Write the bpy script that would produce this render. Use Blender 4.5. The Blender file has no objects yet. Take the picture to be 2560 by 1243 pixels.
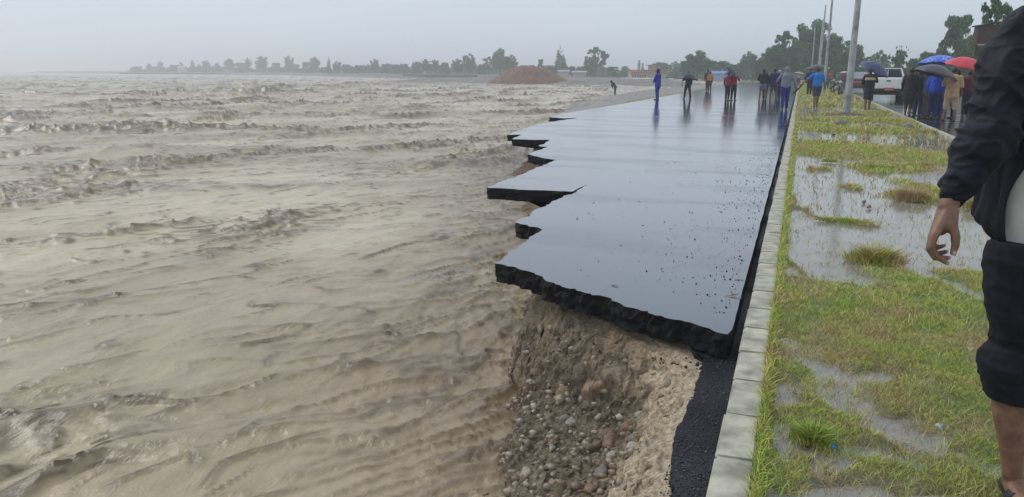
import bpy, bmesh, math, random
import numpy as np
from mathutils import Vector, Matrix
R = math.radians
random.seed(7); rng = np.random.default_rng(7)
S = bpy.context.scene
COL = S.collection

# ------------------------------------------------------------------ camera
CAM_H, F_PX, PITCH, YAW, ROLL = 1.5, 1900.0, 13.15, 20.3, 0.12
cd = bpy.data.cameras.new('camera'); cam = bpy.data.objects.new('camera', cd); COL.objects.link(cam)
cd.sensor_width = 36.0; cd.lens = 36.0 * F_PX / 2560.0; cd.clip_start = 0.05; cd.clip_end = 12000
CM = Matrix.Translation((0, 0, CAM_H)) @ Matrix.Rotation(R(YAW), 4, 'Z') @ Matrix.Rotation(R(90 - PITCH), 4, 'X') @ Matrix.Rotation(R(ROLL), 4, 'Z')
cam.matrix_world = CM
S.camera = cam
FWD = Vector((-math.sin(R(YAW)), math.cos(R(YAW)), 0)); RGT = Vector((math.cos(R(YAW)), math.sin(R(YAW)), 0))

def ray(px, py):
    return (CM.to_3x3() @ Vector(((px - 1280) / F_PX, -(py - 621.5) / F_PX, -1)))
def at(px, py, z=0.0):            # the point of the ground (height z) that was surveyed at this place of the photograph
    d = ray(px, py); t = (z - CAM_H) / d.z
    return Vector((d.x * t, d.y * t, z))
def pd(px, py, D):                # the point D metres ahead of the photographer
    d = ray(px, py); t = D / d.dot(FWD)
    return Vector((0, 0, CAM_H)) + d * t

# ------------------------------------------------------------------ sky, sun, exposure
W = bpy.data.worlds.new('World'); S.world = W; W.use_nodes = True
nt = W.node_tree; nt.nodes.clear()
SUN_EL, SUN_AZ = 43.0, -74.0      # azimuth measured clockwise from +Y
sky = nt.nodes.new('ShaderNodeTexSky'); sky.sky_type = 'NISHITA'; sky.sun_disc = False
sky.sun_elevation = R(SUN_EL); sky.sun_rotation = R(SUN_AZ); sky.air_density = 1.0; sky.dust_density = 3.0; sky.ozone_density = 1.0
hsv = nt.nodes.new('ShaderNodeHueSaturation'); hsv.inputs['Saturation'].default_value = 0.25
mix = nt.nodes.new('ShaderNodeMix'); mix.data_type = 'RGBA'; mix.inputs[0].default_value = 0.88
mix.inputs[7].default_value = (6.2, 7.0, 7.9, 1)          # the even cloud sheet
tc = nt.nodes.new('ShaderNodeTexCoord'); mp = nt.nodes.new('ShaderNodeMapping'); mp.inputs['Scale'].default_value = (1, 1, 3.5)
nz = nt.nodes.new('ShaderNodeTexNoise'); nz.inputs['Scale'].default_value = 1.6; nz.inputs['Detail'].default_value = 3
mr = nt.nodes.new('ShaderNodeMapRange'); mr.inputs[1].default_value = 0.3; mr.inputs[2].default_value = 0.7; mr.inputs[3].default_value = 0.93; mr.inputs[4].default_value = 1.05
vm = nt.nodes.new('ShaderNodeVectorMath'); vm.operation = 'SCALE'
bg = nt.nodes.new('ShaderNodeBackground'); bg.inputs['Strength'].default_value = 0.1
wo = nt.nodes.new('ShaderNodeOutputWorld')
L = nt.links.new
L(sky.outputs[0], hsv.inputs['Color']); L(hsv.outputs[0], mix.inputs[6]); L(mix.outputs[2], vm.inputs[0])
L(tc.outputs['Generated'], mp.inputs[0]); L(mp.outputs[0], nz.inputs['Vector']); L(nz.outputs[0], mr.inputs[0]); L(mr.outputs[0], vm.inputs['Scale'])
L(vm.outputs[0], bg.inputs[0]); L(bg.outputs[0], wo.inputs[0])
sd = bpy.data.lights.new('sun', 'SUN'); sd.energy = 1.0; sd.angle = R(28); sd.color = (1, 0.97, 0.92)
so = bpy.data.objects.new('sun', sd); COL.objects.link(so)
az = R(SUN_AZ); sdir = Vector((math.sin(az) * math.cos(R(SUN_EL)), math.cos(az) * math.cos(R(SUN_EL)), math.sin(R(SUN_EL))))
so.rotation_euler = sdir.to_track_quat('Z', 'Y').to_euler()
S.view_settings.view_transform = 'Standard'; S.view_settings.look = 'None'; S.view_settings.gamma = 1; S.view_settings.exposure = 0.13
S.cycles.max_bounces = 6; S.cycles.volume_bounces = 2; S.cycles.diffuse_bounces = 3; S.cycles.glossy_bounces = 3
S.cycles.use_adaptive_sampling = True; S.cycles.adaptive_threshold = 0.01; S.cycles.use_denoising = True; S.cycles.denoising_prefilter = 'ACCURATE'; S.cycles.denoising_input_passes = 'RGB_ALBEDO_NORMAL'

# ------------------------------------------------------------------ helpers
def tag(o, label=None, cat=None, group=None, kind=None):
    if label: o['label'] = label
    if cat: o['category'] = cat
    if group: o['group'] = group
    if kind: o['kind'] = kind
    return o
def empty(name, loc, rz=0.0, label=None, cat=None, group=None):
    o = bpy.data.objects.new(name, None); COL.objects.link(o); o.location = loc; o.rotation_euler = (0, 0, rz)
    o.empty_display_size = 0.2
    return tag(o, label, cat, group)
def link(name, me, m=None, parent=None):
    o = bpy.data.objects.new(name, me); COL.objects.link(o)
    if m is not None and not me.materials: me.materials.append(m)
    if parent is not None: o.parent = parent
    return o
def copy_tree(o, parent=None):
    c = o.copy(); COL.objects.link(c); c.parent = parent
    for ch in list(o.children): copy_tree(ch, c)
    return c
def fastmesh(name, V, Fc, smooth=True):
    V = np.asarray(V, dtype=np.float32); Fc = np.asarray(Fc, dtype=np.int32)
    me = bpy.data.meshes.new(name); k = Fc.shape[1]; n = len(Fc)
    me.vertices.add(len(V)); me.vertices.foreach_set('co', V.ravel())
    me.loops.add(n * k); me.loops.foreach_set('vertex_index', Fc.ravel())
    me.polygons.add(n); me.polygons.foreach_set('loop_start', np.arange(n, dtype=np.int32) * k)
    me.polygons.foreach_set('loop_total', np.full(n, k, dtype=np.int32))
    me.polygons.foreach_set('use_smooth', np.full(n, smooth, dtype=bool))
    me.update(calc_edges=True); me.validate()
    return me
def gridfaces(nr, nc):
    i = np.arange(nr - 1)[:, None] * nc + np.arange(nc - 1)[None, :]
    i = i.ravel()
    return np.stack([i, i + 1, i + nc + 1, i + nc], 1)
def setcol(me, rgb, name='Col'):
    a = me.color_attributes.new(name, 'FLOAT_COLOR', 'POINT')
    c = np.ones((len(me.vertices), 4), dtype=np.float32); c[:, :3] = rgb
    a.data.foreach_set('color', c.ravel())
# gradient noise
_P = rng.permutation(256).astype(np.int32); _P = np.concatenate([_P, _P, _P])
_G = rng.normal(size=(256, 3)); _G /= np.linalg.norm(_G, axis=1)[:, None]; _G = _G.astype(np.float32)
def pn(x, y, z=0.0):
    x = np.asarray(x, dtype=np.float32); y = np.asarray(y, dtype=np.float32) + 0 * x; z = np.asarray(z, dtype=np.float32) + 0 * x
    xi = np.floor(x).astype(np.int32); yi = np.floor(y).astype(np.int32); zi = np.floor(z).astype(np.int32)
    fx, fy, fz = x - xi, y - yi, z - zi
    u = fx * fx * fx * (fx * (fx * 6 - 15) + 10); v = fy * fy * fy * (fy * (fy * 6 - 15) + 10); w = fz * fz * fz * (fz * (fz * 6 - 15) + 10)
    out = 0
    for dz in (0, 1):
        wz = w if dz else 1 - w
        if dz and np.all(fz == 0): continue
        for dx in (0, 1):
            for dy in (0, 1):
                h = _P[_P[_P[(xi + dx) & 255] + ((yi + dy) & 255)] + ((zi + dz) & 255)]
                g = _G[h]
                out = out + (g[..., 0] * (fx - dx) + g[..., 1] * (fy - dy) + g[..., 2] * (fz - dz)) * (u if dx else 1 - u) * (v if dy else 1 - v) * wz
    return out * 1.5
def fbm(x, y, o=4, z=0.0, g=0.5):
    s = 0; a = 1.0; f = 1.0
    for k in range(o):
        s = s + a * pn(x * f + 17.3 * k, y * f - 9.1 * k, z * f if not np.isscalar(z) else z + k * 3.7); a *= g; f *= 2.03
    return s
def rdg(x, y, p=3, z=0.0): return np.clip(1 - np.abs(pn(x, y, z)) * 1.6, 0, 1) ** p
def ss(a, b, x): t = np.clip((x - a) / (b - a), 0, 1); return t * t * (3 - 2 * t)
def poly_dist(x, y, P):            # distance to an open polyline
    d = np.full(x.shape, 1e9, dtype=np.float32)
    for (ax, ay), (bx, by) in zip(P[:-1], P[1:]):
        ex, ey = bx - ax, by - ay; t = np.clip(((x - ax) * ex + (y - ay) * ey) / (ex * ex + ey * ey + 1e-9), 0, 1)
        d = np.minimum(d, np.hypot(x - ax - t * ex, y - ay - t * ey))
    return d
def inside(x, y, P):
    c = np.zeros(x.shape, dtype=bool); n = len(P)
    for i in range(n):
        ax, ay = P[i]; bx, by = P[(i + 1) % n]
        k = ((ay > y) != (by > y)) & (x < (bx - ax) * (y - ay) / (by - ay + 1e-12) + ax)
        c ^= k
    return c

def mat(name, col, rough=0.6, var=0.0, vscale=5.0, bump=0.0, bscale=20.0, attr=None, spec=0.5, coat=0.0, metal=0.0, col2=None, detail=4, rvar=0.0, bdist=0.02, stretch=None):
    m = bpy.data.materials.new(name); m.use_nodes = True; t = m.node_tree; b = t.nodes['Principled BSDF']
    b.inputs['Base Color'].default_value = (*col, 1); b.inputs['Roughness'].default_value = rough
    b.inputs['Specular IOR Level'].default_value = spec; b.inputs['Metallic'].default_value = metal
    b.inputs['Coat Weight'].default_value = coat; b.inputs['Coat Roughness'].default_value = 0.08
    co = t.nodes.new('ShaderNodeTexCoord'); v = co.outputs['Object']
    if stretch:
        mp = t.nodes.new('ShaderNodeMapping'); mp.inputs['Rotation'].default_value = (0, 0, stretch[0]); mp.inputs['Scale'].default_value = stretch[1]
        t.links.new(v, mp.inputs[0]); v = mp.outputs[0]
    cur = None
    if attr:
        a = t.nodes.new('ShaderNodeVertexColor'); a.layer_name = attr; cur = a.outputs[0]
    if var or col2:
        n = t.nodes.new('ShaderNodeTexNoise'); n.inputs['Scale'].default_value = vscale; n.inputs['Detail'].default_value = detail; n.inputs['Roughness'].default_value = 0.6
        t.links.new(v, n.inputs['Vector'])
        mx = t.nodes.new('ShaderNodeMix'); mx.data_type = 'RGBA'
        mr = t.nodes.new('ShaderNodeMapRange'); mr.inputs[1].default_value = 0.35; mr.inputs[2].default_value = 0.65
        t.links.new(n.outputs[0], mr.inputs[0])
        if col2:
            t.links.new(mr.outputs[0], mx.inputs[0]); mx.inputs[6].default_value = (*col, 1); mx.inputs[7].default_value = (*col2, 1)
            if cur is not None: t.links.new(cur, mx.inputs[6])
        else:
            mx.blend_type = 'MULTIPLY'; mx.inputs[0].default_value = 1.0; mx.inputs[6].default_value = (*col, 1)
            if cur is not None: t.links.new(cur, mx.inputs[6])
            mr.inputs[3].default_value = 1 - var; mr.inputs[4].default_value = 1 + var * 0.6
            t.links.new(mr.outputs[0], mx.inputs[7])
        cur = mx.outputs[2]
    if cur is not None: t.links.new(cur, b.inputs['Base Color'])
    if rvar:
        n = t.nodes.new('ShaderNodeTexNoise'); n.inputs['Scale'].default_value = vscale * 0.7; n.inputs['Detail'].default_value = 3
        t.links.new(v, n.inputs['Vector'])
        mr = t.nodes.new('ShaderNodeMapRange'); mr.inputs[1].default_value = 0.4; mr.inputs[2].default_value = 0.62; mr.inputs[3].default_value = rough; mr.inputs[4].default_value = rough + rvar
        t.links.new(n.outputs[0], mr.inputs[0]); t.links.new(mr.outputs[0], b.inputs['Roughness'])
    if bump:
        n = t.nodes.new('ShaderNodeTexNoise'); n.inputs['Scale'].default_value = bscale; n.inputs['Detail'].default_value = 5; n.inputs['Roughness'].default_value = 0.65
        t.links.new(v, n.inputs['Vector'])
        bp = t.nodes.new('ShaderNodeBump'); bp.inputs['Strength'].default_value = bump; bp.inputs['Distance'].default_value = bdist
        t.links.new(n.outputs[0], bp.inputs['Height']); t.links.new(bp.outputs[0], b.inputs['Normal'])
    return m

# ------------------------------------------------------------------ ground data (world metres; z = 0 is the top of the new asphalt, +Y runs along the road)
WZ = -0.95                                    # river level
EDGE_PX = [(1819,836),(1760,818),(1700,800),(1655,790),(1620,778),(1560,766),(1530,752),(1480,738),(1440,722),(1400,713),(1362,700),(1338,686),(1300,674),(1270,666),(1237,659),
 (1262,640),(1290,620),(1322,598),(1354,573),(1325,567),(1290,557),(1322,535),(1365,512),(1400,496),(1440,479),(1466,462),(1430,479),(1350,476),(1290,473),(1220,469),
 (1250,455),(1290,441),(1330,425),(1370,408),(1390,400),(1352,394),(1320,386),(1336,378),(1353,374),(1370,367),(1346,366),(1362,358),(1377,349),(1340,350),(1280,348),
 (1304,337),(1269,337),(1310,322),(1350,310),(1400,301),(1449,295),(1410,296),(1373,293),(1396,287),(1425,281)]
EDGE = [(at(*q).x, at(*q).y) for q in EDGE_PX]
def jag(P, step=0.06, amp=0.022, seed=0):
    out = []
    for i in range(len(P) - 1):
        a = Vector(P[i]); b = Vector(P[i + 1]); n = max(1, int((b - a).length / step)); pr = Vector((-(b - a).y, (b - a).x)).normalized()
        for k in range(n):
            p = a.lerp(b, k / n); w = 0 if k == 0 else amp * (float(pn(p.x * 3.1 + seed, p.y * 3.1)) * 1.6 + float(pn(p.x * 11, p.y * 11 + seed)) * 0.8)
            out.append(tuple(p + pr * w))
    out.append(tuple(P[-1])); return out
BANK = [(-0.33,-6),(-0.33,1.0),(-0.35,2.2),(-0.37,2.93),(-0.40,3.24),(-0.38,3.8),(-0.40,4.35),(-0.62,4.62),(-0.88,4.80),(-1.2,5.03),(-1.56,5.30),(-1.90,5.62),(-1.98,6.3),(-2.05,7.0),(-2.15,7.8),(-2.35,8.6),
        (-2.75,9.35),(-2.9,10.2),(-3.3,11.5),(-3.8,12.7),(-4.2,13.8),(-4.6,15.0),(-5.4,16.6),(-5.9,18),(-6.4,20.5),(-7.0,24),(-7.6,27),(-8.2,30)]
BANKPOLY = BANK + [(4, 30), (4, -6)]

# ------------------------------------------------------------------ water
def crest_uv(x, y):
    a = 0.5; c = 0.866
    return x * a + y * c, x * c - y * a
def water_h(x, y):
    u, v = crest_uv(x, y)
    wx = fbm(x / 5.0, y / 5.0, 3); wy = fbm(x / 5.0 + 40, y / 5.0 + 7, 3); w2 = fbm(x / 1.3, y / 1.3, 2)
    u2, v2 = u + 1.4 * wx + .2 * w2, v + 1.0 * wy + .16 * w2
    T = ss(-0.02, 0.6, fbm(u / 9 + 5, v / 4.0, 3))
    far = ss(9, 60, np.hypot(x + 2, y))
    near = ss(3.4, 0.6, poly_dist(x, y, BANK))
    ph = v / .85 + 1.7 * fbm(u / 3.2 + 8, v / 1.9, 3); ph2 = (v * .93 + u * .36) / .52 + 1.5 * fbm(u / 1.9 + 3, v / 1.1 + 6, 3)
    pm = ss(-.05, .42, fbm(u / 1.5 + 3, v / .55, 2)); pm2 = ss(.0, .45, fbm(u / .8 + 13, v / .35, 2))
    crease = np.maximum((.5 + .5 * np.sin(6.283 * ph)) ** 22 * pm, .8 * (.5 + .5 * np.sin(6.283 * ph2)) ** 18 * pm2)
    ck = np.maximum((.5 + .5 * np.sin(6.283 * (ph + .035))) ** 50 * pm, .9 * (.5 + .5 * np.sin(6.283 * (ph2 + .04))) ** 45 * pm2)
    fine = rdg(u2 / .9 + 9, v2 / 0.22, 5) * ss(-.15, .3, fbm(u2 / 1.1 + 31, v2 / .6, 2))
    big = rdg(u2 / 5.0 + 2, v2 / 1.7, 4)
    h = 0.05 * fbm(u2 / 5, v2 / 2.2, 3) * (1 + 2.8 * far)
    h = h + (0.040 + 0.10 * T) * (big - 0.3) * (0.75 + 1.9 * far)
    h = h + (.034 + .034 * T) * crease * (1 + 2.0 * far) + (.013 + .026 * T) * fine * (1 + 1.6 * far)
    h = h + (0.004 + 0.026 * T) * fbm(u2 / 0.5, v2 / 0.2, 3) * (1 + 2.0 * far)
    h = h - .022 * ck * (1 + far)
    a = (x * .60 + y * .80) + .25 * w2; b = (x * .80 - y * .60) + .2 * w2
    nr1 = rdg(a / 1.3, b / .26, 4); h = h + near * (0.034 * nr1 + 0.018 * fbm(x / 0.14, y / 0.14, 3) + 0.03 * fbm(x / .6, y / .6, 2))
    brown = .85 * T * ss(.40, .95, big) * (.35 + .65 * far) + .25 * crease + 1.0 * ck * (.75 + .25 * T) + .8 * fine * (.30 + .7 * T) + .6 * near * nr1 + .7 * T * ss(.15, .4, np.abs(fbm(u2 / .5, v2 / .2, 2)))  # crease terms paint shade into the colour; crest and near-bank terms are silt
    for (cx, cy, a, l, w) in WAVES:
        du = (x - cx) * .85 + (y - cy) * .53; dv = (x - cx) * -.53 + (y - cy) * .85
        q = np.exp(-(du / l) ** 2 - (dv / w) ** 2)
        h = h + a * q * (0.55 + 0.8 * np.abs(fbm(x / 1.5, y / 1.5, 4)) + 0.3 * rdg(x / 2.2, y / 2.2, 2)); brown = brown + .5 * q * (.4 + np.abs(fbm(x / .9, y / .9, 3)))
    return h, T, near, brown
WAVES = [(-40.5, 24, .38, 7, 1.8), (-37, 29, .25, 9, 1.5), (-52, 62, .7, 9, 2.5), (-33, 40, .28, 12, 1.8), (-30, 22, .25, 8, 1.2), (-20, 18, .14, 5, .8), (-14, 17, .13, 4, .7), (-60, 110, .7, 16, 3), (-70, 90, .6, 16, 3), (-24, 36, .22, 9, 1.2), (-11, 13, .07, 3.5, .5), (-9.5, 17.5, .10, 3, .6), (-16, 26, .16, 6, .9)]
def water_z(x, y):
    h, T, near, brown = water_h(x, y); e = .03
    g = (water_h(x + .866 * e, y - .5 * e)[0] - h) / e
    k = np.clip(.06 * g, -.016, .016) * (1 - near) * ss(120, 40, y)
    return x - k * .866, y + k * .5, WZ + h, T, near, np.clip(brown, 0, 1)
def build_water():
    nr, nc = 950, 820
    d = 1.3 * np.exp(np.linspace(0, 1, nr) * math.log(420 / 1.3)); a = np.linspace(R(-86), R(9), nc)
    ox, oy = 0.6, 0.9
    D, A = np.meshgrid(d, a, indexing='ij')
    x = ox + D * np.sin(A); y = oy + D * np.cos(A)
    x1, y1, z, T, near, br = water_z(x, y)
    V = np.stack([x1, y1, z], -1).reshape(-1, 3)
    me = fastmesh('water', V, gridfaces(nr, nc)[:, ::-1])
    s = ss(-0.3, 0.5, fbm(x / 6, y / 9, 4)).ravel()[:, None]
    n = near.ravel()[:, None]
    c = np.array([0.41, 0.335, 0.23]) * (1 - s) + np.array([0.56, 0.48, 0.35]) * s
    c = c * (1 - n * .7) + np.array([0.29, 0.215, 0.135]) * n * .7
    b = br.ravel()[:, None]; b = np.clip(b * 1.5, 0, 1) * .9; setcol(me, (c * (1 - b) + np.array([.13, .09, .055]) * b) * np.array([1.0, .975, .90]))  # dark tone mixed in: painted crease shade together with silt brown
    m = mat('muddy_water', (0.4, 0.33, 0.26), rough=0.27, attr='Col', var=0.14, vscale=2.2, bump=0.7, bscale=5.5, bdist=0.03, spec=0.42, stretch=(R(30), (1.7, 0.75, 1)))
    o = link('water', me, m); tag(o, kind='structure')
    # the calm far reach
    V = [(-6000, -60, WZ - .3), (200, -60, WZ - .3), (200, 6000, WZ - .3), (-6000, 6000, WZ - .3)]
    o = link('river_far_water', fastmesh('far_water', V, [[0, 1, 2, 3]]), mat('far_muddy_water', (0.44, 0.37, 0.30), rough=0.35, bump=0.6, bscale=0.6, bdist=0.4))
    tag(o, kind='structure')
build_water()

# ------------------------------------------------------------------ eroded bank
def bank_z(x, y):
    ins = inside(x, y, BANKPOLY); d = poly_dist(x, y, BANK)
    w = 0.05 * fbm(x / .35, y / .35, 3) * ss(0.0, 0.15, d) + 0.02 * fbm(x / .09, y / .09, 2)
    s = np.where(ins, -d, np.maximum(d + w, 0))
    far = ss(5.6, 8, y)
    k = np.interp(y, [4.4, 5.4, 6.1, 8, 12], [1.08, .8, .38, .5, .7])
    z = np.interp(s / k, [-1, -0.02, 0.0, 0.08, 0.18, 0.26, 0.36, 0.55, 0.8, 1.0, 1.25, 1.6, 2.4, 6], [-0.20, -0.20, -0.20, -0.25, -0.34, -0.46, -0.70, -0.82, -0.85, -0.91, -1.06, -1.35, -1.9, -2.6])
    z = z - 0.07 * far * ss(0, .3, s)
    out = ss(0.0, 0.12, s)
    z = z + out * (0.045 * fbm(x / .22, y / .22, 4) + 0.026 * rdg(x / .08, y / .08, 2) + 0.020 * fbm(x / .04, y / .04, 2))
    xb = np.interp(y, [3.5, 3.9, 4.8, 5.45, 6.1, 7, 8, 9], [-1.56, -1.58, -1.66, -1.72, -1.94, -2.4, -2.94, -3.4])
    z = z - 1.3 * np.clip(xb + .02 - x + .09 * fbm(x / .3, y / .3, 3), 0, 1.2) * ss(10, 8, y)
    return z, s
def build_bank():
    xs = np.arange(-3.6, -0.17, 0.011); ys = np.arange(0.2, 9.2, 0.013)
    X, Y = np.meshgrid(xs, ys)
    z, s = bank_z(X, Y)
    # overhang the clods a little sideways so it is not a plain relief
    w = ss(.02, .12, s)
    X2 = X + (.040 * fbm(X / .11, Y / .11, 3, z / .11) + .012 * fbm(X / .03, Y / .03, 2, z / .03)) * w; Y2 = Y + (.040 * fbm(X / .11 + 9, Y / .11, 3, z / .11) + .012 * fbm(X / .03 + 5, Y / .03, 2, z / .03)) * w
    me = fastmesh('bank', np.stack([X2, Y2, z], -1).reshape(-1, 3), gridfaces(*X.shape))
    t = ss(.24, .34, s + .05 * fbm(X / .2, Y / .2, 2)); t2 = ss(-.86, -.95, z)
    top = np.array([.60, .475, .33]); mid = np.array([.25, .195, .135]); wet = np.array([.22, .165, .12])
    red = ss(.0, .6, fbm(X / .5 + 3, Y / .5, 3))[..., None] * np.array([.04, .01, -.015])
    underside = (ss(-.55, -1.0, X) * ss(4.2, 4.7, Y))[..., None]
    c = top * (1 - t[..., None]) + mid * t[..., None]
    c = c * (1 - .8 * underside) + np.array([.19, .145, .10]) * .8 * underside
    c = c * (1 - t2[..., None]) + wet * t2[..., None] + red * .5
    g = fbm(X / .06, Y / .06, 3); c = c * (1 + .35 * g[..., None])
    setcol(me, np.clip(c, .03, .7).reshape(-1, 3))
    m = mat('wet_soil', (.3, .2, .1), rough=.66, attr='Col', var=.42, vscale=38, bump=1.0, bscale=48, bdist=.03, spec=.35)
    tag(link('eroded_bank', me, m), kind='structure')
    xs = np.arange(-11, -0.17, 0.06); ys = np.arange(9.1, 31, 0.07)
    X, Y = np.meshgrid(xs, ys); z, s = bank_z(X, Y)
    me = fastmesh('bank_far', np.stack([X, Y, z], -1).reshape(-1, 3), gridfaces(*X.shape))
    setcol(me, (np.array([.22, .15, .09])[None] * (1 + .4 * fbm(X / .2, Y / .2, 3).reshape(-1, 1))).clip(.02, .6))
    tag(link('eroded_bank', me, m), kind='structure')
build_bank()

# ------------------------------------------------------------------ cobbles and gravel of the pit
def stone_mesh(seed, sub=3, rough=.26, flat=.7):
    bm = bmesh.new(); bmesh.ops.create_icosphere(bm, subdivisions=sub, radius=1)
    P = np.array([v.co[:] for v in bm.verts]); n = fbm(P[:, 0] * .9 + seed, P[:, 1] * .9, 3, P[:, 2] * .9 + seed)
    for v, k in zip(bm.verts, n): v.co = v.co * (1 + rough * 1.6 * float(k)); v.co.z *= flat; v.co.y *= .8
    me = bpy.data.meshes.new('stone'); bm.to_mesh(me); bm.free()
    for p in me.polygons: p.use_smooth = True
    return me
STM = [mat('stone_pale', (.42, .36, .28), .42, .3, 7, .5, 30, bdist=.01), mat('stone_brown', (.26, .17, .10), .38, .35, 4, .4, 30, bdist=.01), mat('stone_grey', (.23, .20, .165), .42, .3, 6, .5, 30, bdist=.01), mat('stone_pink', (.34, .25, .19), .42, .3, 6, .5, 30, bdist=.01)]
def bz(x, y): return float(bank_z(np.array([x]), np.array([y]))[0][0])
def pit_pt(px, py):
    z = -.8
    for _ in range(8):
        p = at(px, py, z); z = .5 * z + .5 * bz(p.x, p.y)
    return at(px, py, z)
def stone(px, py, wpx, mi, label, group=None, name='cobble', asp=.8, seed=0, rz=None):
    p = pit_pt(px, py); depth = (p - Vector((0, 0, CAM_H))).dot(-(CM.to_3x3() @ Vector((0, 0, 1))))
    r = wpx / F_PX * depth * .5
    me = stone_mesh(seed + px * .013, 3, flat=asp); me.materials.append(STM[mi])
    o = link(name, me); o.location = p + Vector((0, 0, -r * .25)); o.scale = (r, r, r); o.rotation_euler = (random.uniform(-.5, .5), random.uniform(-.5, .5), rz if rz is not None else random.uniform(0, 3))
    tag(o, label, 'stone', group)
stone(1484, 976, 62, 1, 'large smooth brown boulder embedded in the eroded gravel wall', name='boulder', asp=.95, rz=.3)
stone(1352, 822, 20, 0, 'tall pale stone high in the bank under the slab, beside the water', asp=1.5, rz=1.5)
stone(1604, 1035, 34, 0, 'pale long stone at the foot of the sandy lip', asp=.7, rz=1.2)
stone(1622, 1020, 24, 0, 'small pale stone wedged behind the long one at the sandy lip', asp=.9)
stone(1468, 1105, 34, 0, 'white flat cobble at the middle of the gravel floor', asp=.6)
stone(1530, 1098, 44, 1, 'brown cobble with a rounded top right of the white flat one', asp=.8)
stone(1565, 1080, 34, 3, 'pinkish cobble resting behind the brown one', asp=.7)
stone(1540, 1138, 44, 0, 'white cobble with a mottled face lying low in the pit', asp=.6)
stone(1508, 1182, 40, 2, 'grey upright cobble near the bottom of the pit', asp=1.1)
stone(1428, 1055, 34, 0, 'pale round cobble at the left of the gravel floor', asp=.85)
stone(1380, 1080, 26, 2, 'dull grey stone at the left edge of the gravel floor', asp=.7)
stone(1316, 1180, 40, 0, 'pale stone lying alone in the muddy shallows', asp=.6)
stone(1498, 1040, 24, 0, 'narrow white stone just below the large boulder', asp=.6)
stone(1520, 1005, 22, 0, 'white chip pressed against the side of the large boulder', asp=.6)
for i in range(46):
    px = random.uniform(1350, 1600); py = 930 + 310 * random.random() ** .7
    stone(px, py, random.choice((11, 14, 18, 24, 34, 44)), random.choice((0, 1, 1, 1, 2, 3)), 'wet rounded cobble among many on the gravel floor of the pit', 'small cobbles in the washed-out pit', asp=random.uniform(.6, 1), seed=i)
def scatter_pebbles(name, pts, sizes, m, cols=None):
    bm = bmesh.new(); bmesh.ops.create_icosphere(bm, subdivisions=1, radius=1)
    P0 = np.array([v.co[:] for v in bm.verts], dtype=np.float32); F0 = np.array([[v.index for v in f.verts] for f in bm.faces], dtype=np.int32); bm.free()
    n = len(pts); A = rng.uniform(0, 6.28, n); sc = rng.uniform(.6, 1.3, (n, 3)) * np.asarray(sizes)[:, None]
    P = P0[None] * (1 + rng.uniform(-.22, .22, (n, len(P0), 1))) * sc[:, None, :]
    c, s = np.cos(A)[:, None], np.sin(A)[:, None]
    x = P[..., 0] * c - P[..., 1] * s; y = P[..., 0] * s + P[..., 1] * c
    V = np.stack([x, y, P[..., 2] * .75], -1) + np.asarray(pts)[:, None, :]
    Fc = F0[None] + (np.arange(n) * len(P0))[:, None, None]
    me = fastmesh(name, V.reshape(-1, 3), Fc.reshape(-1, 3))
    if cols is not None: setcol(me, np.repeat(cols, len(P0), 0))
    return link(name, me, m)
# gravel pressed in the bank wall
n = 6800; X = rng.uniform(-2.4, -.5, n); Y = rng.uniform(1.6, 6.0, n); zz, s_ = bank_z(X, Y)
k = (s_ > .14) & ((s_ > .32) | (rng.uniform(0, 1, n) < .45)) & (s_ < 1.5) & (zz > -1.05); X, Y, zz = X[k], Y[k], zz[k]
pal = np.array([[.40, .34, .26], [.27, .19, .12], [.30, .25, .19], [.38, .29, .21], [.46, .40, .32]])
PEB = mat('pebble', (.3, .3, .3), .45, attr='Col', var=.25, vscale=40)
tag(scatter_pebbles('gravel', np.stack([X, Y, zz - .005], 1), rng.gamma(2.0, .0065, len(X)).clip(.004, .035), PEB, pal[rng.integers(0, 5, len(X))] * rng.uniform(.6, 1.1, (len(X), 1))), 'wet mixed gravel held in the eroded bank', 'gravel', kind='stuff')

# ------------------------------------------------------------------ roads
def prism(name, P, z0, z1, m, bevel=0.0, ragged=0.0):
    P = [tuple(p) for p in P]; bm = bmesh.new(); lay = []
    nl = 5 if ragged else 2
    for li in range(nl):
        t = li / (nl - 1); z = z1 + (z0 - z1) * t; ring = []
        for i, (x, y) in enumerate(P):
            if ragged and 0 < t:
                r = (ragged if x < -.3 else .008) * (.6 * float(pn(x * 9, y * 9, z * 30)) + .5 * float(pn(x * 28, y * 28, z * 50)))
                x2, y2 = x + r * .7, y + r
            else: x2, y2 = x, y
            ring.append(bm.verts.new((x2, y2, z)))
        lay.append(ring)
    for a, b in zip(lay[:-1], lay[1:]):
        for i in range(len(P)):
            j = (i + 1) % len(P); bm.faces.new((a[i], a[j], b[j], b[i]))
    f1 = bm.faces.new(lay[0]); f2 = bm.faces.new(list(reversed(lay[-1])))
    bmesh.ops.triangulate(bm, faces=[f1, f2]); bmesh.ops.recalc_face_normals(bm, faces=bm.faces)
    me = bpy.data.meshes.new(name); bm.to_mesh(me); bm.free()
    return link(name, me, m)
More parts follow.
